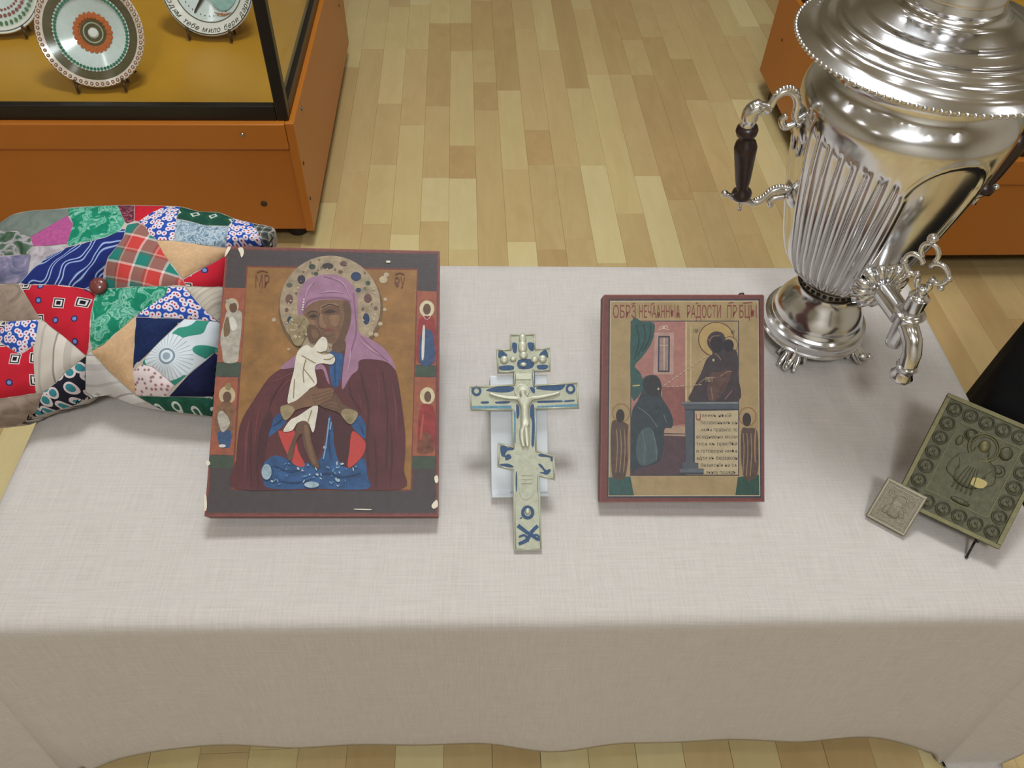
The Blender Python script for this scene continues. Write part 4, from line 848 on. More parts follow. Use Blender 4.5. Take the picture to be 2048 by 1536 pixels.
FAB = {'grey': swirl('grey', [(.3, (104, 116, 108)), (.7, (128, 136, 128))], 30), 'pink': plainf('pink', (178, 86, 142)), 'greenfl': swirl('greenfl', [(.36, (26, 128, 98)), (.47, (34, 142, 108)), (.52, (150, 206, 184)), (.56, (44, 146, 114)), (.64, (120, 190, 166))], 62, 1.4),
       'maroon': swirl('maroon', [(.4, (110, 44, 60)), (.5, (60, 34, 44)), (.55, (150, 84, 100))], 110), 'red': plainf('red', (196, 36, 52)), 'bluefl': petals('bluefl', (48, 82, 172), (226, 218, 228), (180, 44, 58), 150, .46, .15), 'paisley': swirl('paisley', [(.38, (104, 130, 150)), (.5, (196, 208, 216)), (.6, (128, 154, 172))], 120, 2.),
       'plaidg': None, 'leaf': swirl('leaf', [(.34, (52, 76, 58)), (.48, (86, 108, 86)), (.56, (176, 168, 172)), (.66, (74, 98, 78))], 46, 1.), 'mauve': swirl('mauve', [(.3, (70, 78, 108)), (.55, (128, 122, 148)), (.7, (176, 166, 184))], 28), 'whiteg': swirl('whiteg', [(.35, (196, 188, 192)), (.6, (170, 160, 166)), (.75, (110, 122, 116))], 36),
       'beige': plainf('beige', (212, 174, 134), .04), 'brown': swirl('brown', [(.35, (130, 114, 100)), (.6, (158, 138, 122))], 40, 2.), 'navy': plainf('navy', (30, 44, 84), .1), 'navyd': plainf('navyd', (24, 28, 58), .1), 'pinkw': petals('pinkw', (226, 208, 208), (196, 140, 146), (92, 128, 110), 150, .26, .13), 'pebble': petals('pebble', (34, 34, 46), (216, 200, 200), (58, 132, 142), 70, .46, .3)}
def wave_mat(name, c0, c1, c2):
    m, t, b, uv = fabric(name); mp = nd(t, 'ShaderNodeMapping'); mp.inputs['Rotation'].default_value = (0, 0, rad(40)); t.links.new(uv, mp.inputs['Vector'])
    wv = nd(t, 'ShaderNodeTexWave', wave_type='BANDS', i_Scale=24., i_Distortion=9., i_Detail=.5); wv.inputs['Detail Scale'].default_value = 1.1; t.links.new(mp.outputs[0], wv.inputs['Vector'])
    t.links.new(ramp(t, wv.outputs['Fac'], [(0, c0), (.55, c1), (.72, c2), (.93, c0)], 'CONSTANT'), b.inputs['Base Color']); return m
FAB['wave'] = wave_mat('wave', (34, 46, 112), (44, 62, 138), (158, 178, 214))
def plaid(name, cols, sc, rot=0.):
    m, t, b, uv = fabric(name); mp = nd(t, 'ShaderNodeMapping'); mp.inputs['Rotation'].default_value = (0, 0, rad(rot)); t.links.new(uv, mp.inputs['Vector']); sp = nd(t, 'ShaderNodeSeparateXYZ'); t.links.new(mp.outputs[0], sp.inputs[0]); outs = []
    for k in (0, 1):
        mu = nd(t, 'ShaderNodeMath', operation='MULTIPLY'); mu.inputs[1].default_value = sc; t.links.new(sp.outputs[k], mu.inputs[0]); fr = nd(t, 'ShaderNodeMath', operation='FRACT'); t.links.new(mu.outputs[0], fr.inputs[0])
        outs.append(ramp(t, fr.outputs[0], cols, 'CONSTANT'))
    mx = nd(t, 'ShaderNodeMix', data_type='RGBA'); mx.inputs[0].default_value = .5; t.links.new(outs[0], mx.inputs[6]); t.links.new(outs[1], mx.inputs[7]); t.links.new(mx.outputs[2], b.inputs['Base Color']); return m
FAB['plaid'] = plaid('plaid', [(0, (206, 70, 66)), (.42, (232, 214, 206)), (.5, (40, 128, 116)), (.86, (110, 90, 84)), (.94, (210, 160, 150))], 27, 12); FAB['plaidg'] = plaid('plaidg', [(0, (64, 70, 72)), (.4, (206, 198, 180)), (.55, (90, 96, 92)), (.85, (40, 44, 52))], 110)
def stripes(name, base, dk, sc, rot):
    m, t, b, uv = fabric(name); mp = nd(t, 'ShaderNodeMapping'); mp.inputs['Rotation'].default_value = (0, 0, rad(rot)); t.links.new(uv, mp.inputs['Vector']); sp = nd(t, 'ShaderNodeSeparateXYZ'); t.links.new(mp.outputs[0], sp.inputs[0])
    mu = nd(t, 'ShaderNodeMath', operation='MULTIPLY'); mu.inputs[1].default_value = sc; t.links.new(sp.outputs[0], mu.inputs[0]); fr = nd(t, 'ShaderNodeMath', operation='FRACT'); t.links.new(mu.outputs[0], fr.inputs[0])
    t.links.new(ramp(t, fr.outputs[0], [(0, base), (.3, tuple(int(v * .9) for v in base)), (.36, base), (.62, dk), (.66, tuple(min(255, int(v * 1.05)) for v in base)), (.85, tuple(int(v * .93) for v in base))], 'CONSTANT'), b.inputs['Base Color']); return m
FAB['stripe'] = stripes('stripe', (206, 196, 184), (150, 142, 136), 20, 4); FAB['stripeb'] = stripes('stripeb', (208, 202, 198), (168, 160, 160), 22, 84); FAB['striper'] = stripes('striper', (200, 190, 174), (176, 164, 148), 60, 40)
PATCH = [('grey', [(-45, 205), (70, 132), (180, 104), (350, 92), (432, 90), (445, 128), (330, 190), (195, 268), (110, 232), (30, 232)]), ('pink', [(195, 270), (430, 131), (466, 185), (428, 312), (214, 330)]), ('greenfl', [(434, 88), (600, 72), (750, 67), (800, 178), (760, 233), (680, 268), (420, 330), (432, 312), (468, 185), (446, 130)]),
    ('maroon', [(754, 67), (860, 67), (856, 165), (815, 186), (802, 178)]), ('red', [(864, 67), (1060, 71), (930, 140), (888, 168), (860, 162)]), ('bluefl', [(890, 172), (960, 112), (1064, 73), (1150, 76), (1128, 152), (1112, 290), (1010, 288), (950, 250), (932, 200)]), ('diamond', [(1154, 76), (1270, 106), (1400, 113), (1500, 153), (1462, 196), (1330, 195), (1182, 160), (1132, 150)]),
    ('paisley', [(1130, 156), (1180, 164), (1330, 198), (1460, 200), (1440, 332), (1400, 332), (1116, 292)]), ('bluefl', [(1466, 198), (1504, 154), (1618, 182), (1690, 326), (1444, 334)]), ('plaidg', [(1622, 184), (1735, 206), (1758, 240), (1735, 326), (1694, 326)]), ('leaf', [(-175, 265), (-48, 208), (28, 234), (108, 234), (192, 270), (212, 332), (185, 378), (-60, 392), (-260, 420)]),
    ('mauve', [(-265, 428), (-60, 396), (178, 382), (196, 388), (176, 505), (120, 566), (-100, 570), (-300, 640)]), ('whiteg', [(212, 334), (428, 318), (436, 330), (300, 398), (188, 490), (198, 388), (186, 376)]), ('wave', [(130, 560), (200, 482), (300, 400), (430, 336), (680, 270), (760, 235), (806, 200), (790, 270), (690, 400), (664, 480), (660, 556), (562, 602), (400, 574), (160, 570)]),
    ('plaid', [(816, 190), (880, 178), (928, 202), (998, 290), (1050, 382), (1163, 540), (1190, 578), (900, 584), (690, 597), (666, 552), (668, 480), (694, 400), (794, 270), (808, 202)]), ('beige', [(1003, 292), (1100, 294), (1440, 342), (1535, 380), (1490, 405), (1430, 392), (1170, 532), (1052, 384)]), ('redm', [(1172, 542), (1430, 398), (1482, 412), (1462, 592), (1420, 588), (1196, 582)]),
    ('redm', [(127, 576), (400, 577), (560, 606), (608, 640), (580, 760), (574, 860), (566, 980), (550, 1027), (400, 898), (252, 788), (190, 680)]), ('brown', [(-300, 645), (-100, 574), (120, 572), (188, 684), (262, 793), (60, 806), (-310, 820)]), ('greenfl', [(612, 640), (690, 600), (900, 587), (1074, 586), (1060, 640), (868, 770), (660, 957), (590, 996), (576, 940), (582, 760)]),
    ('bluefl', [(1077, 588), (1180, 590), (1290, 720), (1388, 808), (1150, 788), (876, 778), (904, 742), (1062, 642)]), ('striper', [(1192, 590), (1420, 592), (1462, 596), (1432, 822), (1394, 808), (1292, 716)]), ('beige', [(868, 774), (862, 880), (850, 1110), (868, 1278), (720, 1150), (582, 1000), (662, 960)]), ('navy', [(872, 784), (1178, 794), (1080, 880), (980, 978), (852, 1108), (864, 880)]),
    ('flower', [(1182, 795), (1390, 813), (1430, 826), (1416, 994), (1370, 1008), (1200, 1150), (1118, 1218), (982, 1100), (902, 1082), (982, 980)]), ('navyd', [(1372, 1012), (1414, 1000), (1394, 1240), (1388, 1292), (1360, 1292), (1082, 1290), (1202, 1156)]), ('pinkw', [(852, 1128), (900, 1084), (980, 1102), (1114, 1220), (1062, 1287), (880, 1282), (868, 1270)]), ('diamond2', [(884, 1288), (1080, 1292), (1340, 1296), (1386, 1298), (1376, 1384), (1360, 1417), (1335, 1414), (1050, 1380), (930, 1318)]),
    ('stripeb', [(552, 1030), (580, 1003), (720, 1153), (866, 1283), (930, 1322), (1045, 1380), (870, 1348), (690, 1281), (602, 1293), (548, 1260)]), ('pebble', [(550, 1033), (545, 1100), (546, 1262), (598, 1295), (480, 1344), (350, 1381), (222, 1420), (272, 1270), (362, 1200), (402, 1150)]), ('stripe', [(252, 795), (400, 902), (548, 1030), (400, 1148), (360, 1198), (262, 1262), (224, 1252), (214, 1000), (230, 900)]),
    ('bluefl', [(0, 866), (60, 810), (246, 798), (226, 950), (128, 1020), (0, 940)]), ('redm', [(-308, 824), (54, 810), (-4, 868), (-4, 944), (128, 1024), (210, 966), (216, 1100), (230, 1268), (-60, 1312), (-285, 1210)]), ('brown', [(-284, 1216), (-60, 1316), (230, 1271), (268, 1272), (220, 1420), (100, 1477), (-60, 1487), (-228, 1437)])]
def redm():
    m, t, b, uv = fabric('redm'); v = vor(t, uv, 44, .35, met='CHEBYCHEV'); c1 = ramp(t, v.outputs['Distance'], [(0, (30, 28, 38)), (.10, (222, 214, 210)), (.17, (40, 36, 44)), (.23, (214, 204, 200)), (.27, (194, 36, 52))], 'CONSTANT'); v2 = vor(t, uv, 44, 1.); 
    sp = nd(t, 'ShaderNodeSeparateColor'); t.links.new(v.outputs['Color'], sp.inputs[0]); gt = nd(t, 'ShaderNodeMath', operation='GREATER_THAN'); gt.inputs[1].default_value = .45; t.links.new(sp.outputs[0], gt.inputs[0])
    v3 = vor(t, uv, 44, .35); c2 = ramp(t, v3.outputs['Distance'], [(0, (120, 140, 196)), (.10, (50, 50, 92)), (.17, (194, 36, 52))], 'CONSTANT')
    mx = nd(t, 'ShaderNodeMix', data_type='RGBA'); t.links.new(gt.outputs[0], mx.inputs[0]); t.links.new(c2, mx.inputs[6]); t.links.new(c1, mx.inputs[7]); t.links.new(mx.outputs[2], b.inputs['Base Color']); return m
FAB['redm'] = redm()
def diamondm(name, met):
    m, t, b, uv = fabric(name); v = vor(t, uv, 46, 0.25, met=met); t.links.new(ramp(t, v.outputs['Distance'], [(0, (44, 92, 74)), (.14, (206, 210, 200)), (.26, (36, 86, 66)), (.5, (30, 74, 58))], 'CONSTANT'), b.inputs['Base Color']); return m
FAB['diamond'] = diamondm('diamond', 'MANHATTAN'); FAB['diamond2'] = diamondm('diamond2', 'EUCLIDEAN')
def flowerm(cx, cy):
    m, t, b, uv = fabric('flower'); mp = nd(t, 'ShaderNodeMapping'); mp.inputs['Location'].default_value = (-cx, -cy, 0); t.links.new(uv, mp.inputs['Vector'])
    g = nd(t, 'ShaderNodeTexGradient', gradient_type='RADIAL'); t.links.new(mp.outputs[0], g.inputs['Vector']); mu = nd(t, 'ShaderNodeMath', operation='MULTIPLY'); mu.inputs[1].default_value = 30; t.links.new(g.outputs['Fac'], mu.inputs[0]); fr = nd(t, 'ShaderNodeMath', operation='FRACT'); t.links.new(mu.outputs[0], fr.inputs[0])
    ray_ = ramp(t, fr.outputs[0], [(0, (220, 226, 230)), (.6, (216, 222, 228)), (.8, (150, 164, 178)), (.9, (218, 224, 228))])
    ln = nd(t, 'ShaderNodeVectorMath', operation='LENGTH'); t.links.new(mp.outputs[0], ln.inputs[0]); ms = nd(t, 'ShaderNodeMath', operation='MULTIPLY'); ms.inputs[1].default_value = 10.; t.links.new(ln.outputs['Value'], ms.inputs[0])
    c0 = ramp(t, ms.outputs[0], [(0, (150, 166, 180)), (.04, (220, 226, 228)), (.07, (130, 150, 166)), (.09, (224, 228, 230))], 'CONSTANT')
    gr = ramp(t, noi(t, uv, 26, 1., .5), [(.3, (58, 142, 122)), (.49, (60, 146, 126)), (.5, (214, 222, 226)), (.7, (220, 226, 230))])
    mA = nd(t, 'ShaderNodeMix', data_type='RGBA'); lt = nd(t, 'ShaderNodeMath', operation='LESS_THAN'); lt.inputs[1].default_value = .10; t.links.new(ms.outputs[0], lt.inputs[0]); t.links.new(lt.outputs[0], mA.inputs[0]); t.links.new(ray_, mA.inputs[6]); t.links.new(c0, mA.inputs[7])
    mB = nd(t, 'ShaderNodeMix', data_type='RGBA'); lt2 = nd(t, 'ShaderNodeMath', operation='LESS_THAN'); lt2.inputs[1].default_value = .27; t.links.new(ms.outputs[0], lt2.inputs[0]); t.links.new(lt2.outputs[0], mB.inputs[0]); t.links.new(gr, mB.inputs[6]); t.links.new(mA.outputs[2], mB.inputs[7]); t.links.new(mB.outputs[2], b.inputs['Base Color']); return m
fc = local(to3d(np.array([(1065., 1030.)]), np.array([.05])))[0]; FAB['flower'] = flowerm(fc[0], fc[1])
for kind, poly in PATCH:
    P, Fc = fill(poly, 24.); d = seg_dist(P, poly); H = puff(P) + .0042 * np.clip(d / 85, 0, 1) ** .6 - .0018 + .0007 * np.sin(P[:, 0] / 31 + P[:, 1] / 47) * np.sin(P[:, 1] / 39 - P[:, 0] / 83); H = np.maximum(H, .0004); L3 = lift(local(to3d(P, H))); fs = []
    for f in Fc:
        a, b_, c_ = (L3[i, :2] for i in f[:3]); s = (b_ - a)[0] * (c_ - a)[1] - (b_ - a)[1] * (c_ - a)[0]; fs.append(f if s > 0 else f[::-1])
    o = mesh_obj('patch', L3, fs, FAB[kind], cush, True); setuv(o, L3[:, :2])
bl = local(to3d(np.array([(640., 588.)]), puff(np.array([(640., 588.)]))))[0]
MB().lathe([(0, .011), (.006, .0105), (.0095, .008), (.0105, .005), (.009, .002), (.004, .0)], 24, (bl[0], bl[1], bl[2] - .001)).build('button', M((112, 58, 54), .22, spec=.6), cush, True)

# ------------------------------------------------------------------ samovar
SX, SY = .469, .757
nickel = M((226, 226, 228), .17, 1.0, noise=.05, nscale=30, name='nickel_plate'); nick_d = M((150, 142, 128), .3, 1.0, noise=.25, nscale=90, name='dull_nickel'); holem = M((26, 22, 18), .6); ebon = M((40, 22, 20), .32, noise=.3, nscale=60, spec=.6, name='ebonised_wood')
sam = tag(empty('samovar', (SX, SY, TOP)), 'tall silvery samovar with fluted body, tap and dark wooden handles, at right', 'samovar')
AZ_T, AZ_H = rad(-82), rad(182)
MB().lathe([(.0, .020), (.060, .020), (.067, .0215), (.0685, .0235), (.0685, .026), (.0665, .0275), (.0680, .035), (.0665, .0395), (.0632, .041), (.0628, .0438), (.0600, .0462), (.0596, .0490), (.0575, .0510), (.0570, .0545), (.0555, .0600), (.0525, .0665), (.0480, .0735), (.0430, .0800), (.0395, .0860), (.0378, .0910), (.0370, .0960)], 72).build('base', nickel, sam, True, 40)
collar = MB().lathe([(.035, .0962), (.0405, .0966), (.0405, .0982), (.038, .099), (.038, .1085), (.0418, .1095), (.0418, .111), (.038, .1117)], 72).build('pierced_collar', nick_d, sam, True, 40)
mb = MB()
for i in range(30):
    a = 2 * pi * i / 30; r = .0381; c_, s_ = cos(a), sin(a); mb.ball((r * c_, r * s_, .1037), .0031, .9, .9, 1., 8, 6)
mb.build('collar_piercings', holem, collar, True)
for k in range(4):
    a = rad(45 + 90 * k) + AZ_T + pi / 2; c_, s_ = cos(a), sin(a); W_ = lambda r, z, t=0: (r * c_ - t * s_, r * s_ + t * c_, z)
    mb = MB(); mb.tube([W_(.054, .024), W_(.060, .018), W_(.066, .011), W_(.074, .006), W_(.082, .007), W_(.086, .011), W_(.083, .0145)], [.010, .0095, .0075, .0055, .005, .004, .002], 12)
    for t in (-.009, 0, .009): mb.tube([W_(.056, .022, t * .6), W_(.066, .012, t), W_(.075, .0035, t * 1.1), W_(.080, .0035, t * 1.2)], [.004, .0038, .0034, .002], 8)
    for sg in (-1, 1): mb.tube([W_(.057, .020, sg * .010), W_(.060, .014, sg * .016), W_(.062, .010, sg * .018), W_(.0615, .007, sg * .014)], [.0036, .003, .0025, .002], 8)
    mb.build('claw_foot', nickel, sam, True)
# fluted body
prof = [(.038, .111), (.0425, .1135), (.0485, .118), (.0555, .124), (.0620, .132), (.0680, .142), (.0735, .154), (.080, .172), (.086, .196), (.0925, .222), (.0975, .246), (.102, .270), (.1055, .292), (.108, .312), (.110, .330), (.1115, .344), (.1122, .352), (.1112, .360), (.1065, .369), (.100, .376), (.0950, .382), (.0940, .389), (.0955, .395), (.1005, .401), (.104, .405)]
pr = np.array(prof); zz_ = np.concatenate([np.linspace(.111, .344, 76), np.linspace(.348, .405, 26)]); rr_ = np.interp(zz_, pr[:, 1], pr[:, 0])
for _ in range(3): rr_[1:-1] = .25 * rr_[:-2] + .5 * rr_[1:-1] + .25 * rr_[2:]
NT = 720; th_ = np.linspace(0, 2 * pi, NT, endpoint=False)
def wrap(a): return (a + pi) % (2 * pi) - pi
def sst(x, a, b_): t = np.clip((x - a) / (b_ - a), 0, 1); return t * t * (3 - 2 * t)
V = []
for z, r in zip(zz_, rr_):
    dt_ = np.minimum(np.abs(wrap(th_ - AZ_T)), np.abs(wrap(th_ - AZ_T - pi))); dh_ = np.minimum(np.abs(wrap(th_ - AZ_H)), np.abs(wrap(th_ - AZ_H - pi)))
    # arched front panel: half width in metres and distance to its outline
    hw = np.interp(z, [.12, .17, .32], [.018, .028, .043]); s_ = r * dt_; top = .349
    cz = top - .043
    dp = np.where(z < cz, s_ - hw, np.hypot(s_, z - cz) - .043) if z > .125 else np.full(NT, 1.)
    u = (dt_ - rad(20)) / (dh_ - rad(14) + dt_ - rad(20) + 1e-6)
    ztop = .338 - .020 * (1 - np.clip(u, 0, 1)) 
    fl = sst(dt_ * r - hw, .006, .012) * sst(dh_, rad(12), rad(16)) * sst(ztop - z + .006 * np.abs(np.sin((wrap(th_ - AZ_T)) * 20)), 0, .010) * sst(z, .114, .140)
    flute = np.abs(np.sin((wrap(th_ - AZ_T)) * 20)) ** .8
    rad_ = r + fl * (.0052 * flute - .0052) * min(1, r / .09) + .0024 * np.exp(-(dp / .0026) ** 2) - .0012 * sst(-dp, .002, .006) * (1 if z > .125 else 0)
    sd = sst(dh_, rad(9), rad(11)) - sst(dh_, rad(12.5), rad(14.5)); rad_ += .0016 * sd * sst(.35 - z, 0, .02) * sst(z, .10, .14)
    V += [(rad_[i] * cos(th_[i]), rad_[i] * sin(th_[i]), z) for i in range(NT)]
nz = len(zz_); fc_ = [(j * NT + i, j * NT + (i + 1) % NT, (j + 1) * NT + (i + 1) % NT, (j + 1) * NT + i) for j in range(nz - 1) for i in range(NT)]
mesh_obj('fluted_body', V, fc_, nickel, sam, True)
lid = MB().lathe([(r_, z_ - .0095) for r_, z_ in [(.103, .4135), (.112, .415), (.124, .4195), (.1335, .4235), (.1365, .4255), (.1365, .4275), (.1345, .4285), (.127, .4305), (.1215, .4345), (.1195, .4385), (.1165, .4400), (.112, .4395), (.1085, .4415), (.105, .4455), (.1035, .4475), (.0985, .4485), (.0945, .4475), (.091, .4495), (.086, .4535), (.081, .4555), (.0765, .4550), (.072, .4565), (.065, .4600), (.058, .4620), (.0545, .4630), (.052, .4660), (.0515, .4690), (.049, .4705), (.0455, .4720), (.0445, .4780)]], 96).build('stepped_lid', nickel, sam, True, 50)
mb = MB()
for i in range(118):
    a = 2 * pi * i / 118; mb.ball((.1368 * cos(a), .1368 * sin(a), .4167), .0024, 1, 1, 1, 6, 5)
mb.build('beaded_edge', nickel, lid, True)
crown = MB().lathe([(r_, z_ - .0095) for r_, z_ in [(.0445, .4775), (.0452, .4795), (.0445, .482), (.0435, .490), (.044, .500), (.0465, .511), (.050, .519), (.0525, .522), (.0535, .525), (.051, .5255), (.0475, .5205), (.043, .511), (.041, .498), (.041, .478)]], 64).build('burner_crown', nickel, sam, True, 60)
mb = MB()
for i in range(18):
    a = 2 * pi * i / 18; T_ = Vector((cos(a), sin(a), 0)); mb.ball((T_.x * .0418, T_.y * .0418, .489), .0052, .55 + .45 * abs(sin(a)), .55 + .45 * abs(cos(a)), 1.7, 10, 8)
mb.build('crown_piercings', holem, crown, True)
MB().lathe([(r_, z_ - .0095) for r_, z_ in [(.040, .486), (.041, .490), (.036, .500), (.024, .505), (.010, .507), (.004, .510), (.006, .514), (.0, .518)]], 40).build('chimney_cap', nickel, sam, True, 50)
# tap
ct, st = cos(AZ_T), sin(AZ_T); Wt = lambda r, z, t=0: Vector((r * ct - t * st, r * st + t * ct, z))
tap = MB(); ax = (ct, st, 0); zt_ = .166
tap.lathe([(.030, 0), (.030, .004), (.026, .009), (.0175, .013), (.0145, .016), (.013, .020), (.0125, .064)], 40, Wt(.068, zt_), ax)
tap.lathe([(.006, -.038), (.0085, -.036), (.0098, -.028), (.0115, .0), (.0125, .010), (.0165, .012), (.0175, .0135), (.0165, .015), (.0105, .016), (.0108, .036), (.0115, .038), (.008, .040), (.006, .044)], 28, Wt(.142, zt_))
tap.tube([Wt(.142, zt_), Wt(.152, zt_ - .002), Wt(.164, zt_ - .008), Wt(.173, zt_ - .020), Wt(.176, zt_ - .034)], [.0105, .0108, .0106, .0102, .0098], 20)
tap.lathe([(.0098, .0), (.0125, -.002), (.0125, -.005), (.0098, -.008), (.0102, -.012), (.0135, -.018), (.0128, -.022), (.0085, -.026), (.006, -.026)], 8, Wt(.176, zt_ - .034), (0, 0, 1))
tap_o = tap.build('tap', nickel, sam, True, 50)
mb = MB()
for i in range(13):
    a = 2 * pi * i / 13; Lx = Vector((-st, ct, 0)) * cos(a) + Vector((0, 0, 1)) * sin(a); c0 = Wt(.077, zt_ + .002); mb.tube([c0 + Lx * .010 + Vector(ax) * .012, c0 + Lx * .022 + Vector(ax) * .008, c0 + Lx * .033 + Vector(ax) * .001], [.0035, .0068, .0060], 10)
mb.build('shell_rosette', nickel, tap_o, True)
ka = rad(-38); KX = Vector((cos(ka), sin(ka), 0)); KO = Wt(.142, zt_ + .042); K = lambda u, v: KO + KX * (u * .78 - v * .22) + Vector((0, 0, v * .93))
mb = MB(); mb.tube([K(0, 0), K(0, .010)], .006, 12)
def torus(cu, cv, r, t, a0=0, a1=360, n=22): mb.tube([K(cu + r * cos(rad(a)), cv + r * sin(rad(a))) for a in np.linspace(a0, a1, n)], t * .85, 8, True)
torus(0, .014, .0085, .0040, 150, 390); torus(-.0165, .034, .0125, .0034, 20, 290); torus(.0165, .034, .0125, .0034, -110, 160); torus(0, .055, .0115, .0032, -50, 230)
for u, v, r in ((0, .0725, .006), (-.030, .033, .0042), (.030, .033, .0042), (-.021, .018, .0038), (.023, .018, .0038)): mb.ball(K(u, v), r)
mb.tube([K(-.008, .020), K(-.012, .026)], .0032, 8); mb.tube([K(.008, .020), K(.012, .026)], .0032, 8); mb.tube([K(0, .066), K(0, .070)], .003, 8)
mb.build('trefoil_key', nickel, tap_o, True)
# handles
for sg, az in ((1, AZ_H), (-1, AZ_H + pi)):
    c_, s_ = cos(az), sin(az); kr = 1. if sg > 0 else .66
    def Wh(r, z, t=0):
        if r > .112: r = .112 + (r - .112) * kr
        return Vector((r * c_ - t * s_, r * s_ + t * c_, z))
    zT, zB = .342, .238
    mb = MB()
    mb.lathe([(.022, 0), (.022, .003), (.016, .006), (.009, .010)], 24, Wh(.107, zT - .012), (c_, s_, 0))
    arc = [Wh(.112, zT - .012), Wh(.120, zT - .004), Wh(.122, zT + .010), Wh(.129, zT + .022), Wh(.139, zT + .025), Wh(.148, zT + .019), Wh(.151, zT + .008), Wh(.156, zT + .002)]
    mb.tube(cr(arc, 4, False), .0042, 10)
    for q_ in cr(arc[1:], 3, False): mb.ball(Vector(q_) + Vector((0, 0, .0042)), .0031, 1, 1, 1, 8, 6)
    mb.tube(cr([Wh(.118, zT - .012), Wh(.128, zT - .016), Wh(.134, zT - .008), Wh(.130, zT - .002)], 4, False), [.004] * 6 + [.0035] * 7, 8)
    mb.tube(cr([Wh(.151, zT + .004), Wh(.160, zT + .008), Wh(.169, zT + .004), Wh(.170, zT - .006), Wh(.170, zT - .014)], 4, False), [.006] * 5 + [.0088] * 8 + [.008] * 4, 12)
    for t in (-.007, .007): mb.tube([Wh(.112, zT - .018, t), Wh(.110, zT - .035, t * 1.3), Wh(.107, zT - .048, t)], [.0035, .003, .0015], 8)
    mb.build('upper_bracket', nickel, sam, True)
    mb = MB()
    mb.lathe([(.019, 0), (.019, .003), (.013, .007), (.008, .010)], 24, Wh(.092, zB + .004), (c_, s_, 0))
    arc = [Wh(.102, zB + .006), Wh(.112, zB + .008), Wh(.121, zB + .004), Wh(.127, zB - .005), Wh(.135, zB - .010), Wh(.145, zB - .008), Wh(.156, zB - .005), Wh(.166, zB), Wh(.172, zB + .003)]
    mb.tube(cr(arc, 4, False), [.0038] * 25 + [.0032] * 8, 10)
    for q_ in cr(arc[:5], 3, False): mb.ball(Vector(q_) + Vector((0, 0, .004)), .0028, 1, 1, 1, 8, 6)
    mb.tube(cr([Wh(.102, zB - .002), Wh(.113, zB - .004), Wh(.118, zB - .010), Wh(.114, zB - .014)], 4, False), .0034, 8); mb.ball(Wh(.174, zB + .004), .0042)
    mb.tube([Wh(.1515, zB - .008), Wh(.151, zB - .02)], .0022, 8); mb.build('lower_bracket', nickel, sam, True)
    A = Wh(.170, zT - .012); B_ = Wh(.1525, zB - .004); ln = (A - B_).length
    MB().lathe([(.006, 0), (.0105, .003), (.0115, .007), (.0105, .011), (.0065, .014), (.0068, .017), (.0085, .026), (.0118, ln - .036), (.0125, ln - .028), (.0108, ln - .022), (.0065, ln - .018), (.0066, ln - .015), (.0108, ln - .012), (.0120, ln - .007), (.0108, ln - .003), (.006, ln)], 28, B_, (A - B_) / ln).build('wooden_grip', ebon, sam, True, 60)

# ------------------------------------------------------------------ plates in the left case
DZ = .322
glaze = M((226, 222, 216), .12, noise=.05, nscale=30, spec=.6); 
def G(c, n=.15): return M(c, .14, noise=n, nscale=90, spec=.6)
standm = M((74, 48, 26), .5)
def plate(label, slabel, px, py, R_, tilt, yaw, rings, deco):
    """rings: (r0, r1, h0, h1, material) bands of the face; foot of the plate at photo pixel px, py on the deck"""
    base = onz(px, py, DZ); t = rad(tilt); U = np.array((cos(rad(yaw)), sin(rad(yaw)), 0)); Bk = np.array((-sin(rad(yaw)), cos(rad(yaw)), 0)); Vv_ = Bk * cos(t) + np.array((0, 0, sin(t)))
    bd = Board(base + np.array((0, 0, .010)), U, Vv_); bd.O = bd.O + bd.V * R_
    e = tag(empty('painted_plate', mat=bd.matrix()), label, 'plate')
    prof = [(0, -.012)] + [(R_ * .45, -.014), (R_ * .5, -.018), (R_ * .55, -.013), (R_ * .98, .002), (R_, .008), (R_ * .985, .010)]
    MB().lathe(prof[::-1], 72, caps=False).build('dish', glaze, e, True)
    for nm, r0, r1, h0, h1, m in rings: MB().add(*band(r0 * R_, r1 * R_, h0, h1)).build(nm, m, e, True)
    deco(e, R_)
    st_ = tag(empty('plate_stand', (float(base[0]), float(base[1]), DZ)), slabel, 'stand', 'plate stands')
    mt = bd.matrix(); of = Vector(st_.location)
    for sx in (-.45, .45):
        hook = mt @ Vector((sx * R_, -R_ * .893 - .0025, .012)) - of; bkp = mt @ Vector((sx * R_, -R_ * .893 - .003, -.022)) - of; up = mt @ Vector((sx * R_ * .4, R_ * .15, -.026)) - of; ft = Vector((bkp.x, bkp.y, .003)) + Vector((0, .05, 0))
        MB().tube([hook + Vector((0, 0, .008)), hook, bkp, up], .003, 8).build('arm', standm, st_, True); MB().tube([up, ft], .003, 8).build('prop', standm, st_, True); MB().tube([hook, Vector((hook.x, hook.y, .0032))], .003, 8).build('foot', standm, st_, True)
    return e, bd
def band(r0, r1, h0, h1, n=96):
    v = [(r * cos(2 * pi * i / n), r * sin(2 * pi * i / n), h) for r, h in ((r0, h0), (r1, h1)) for i in range(n)]
    return v, [(i, n + i, n + (i + 1) % n, (i + 1) % n) for i in range(n)]
def dots(e, name, n, r, s, z, m, sx=1., ph=0.):
    mb = MB()
    for i in range(n):
        a = 2 * pi * (i + ph) / n; pts = [(r * cos(a) + s * (cos(b) * cos(a) * sx - sin(b) * sin(a)), r * sin(a) + s * (cos(b) * sin(a) * sx + sin(b) * cos(a)), z) for b in np.linspace(0, 2 * pi, 9)[:-1]]
        mb.add(pts, [list(range(8))])
    return mb.build(name, m, e)
olive = G((92, 84, 62)); green = G((58, 124, 98)); orange = G((190, 104, 62)); rust = G((150, 98, 70)); icew = G((208, 216, 216), .05)
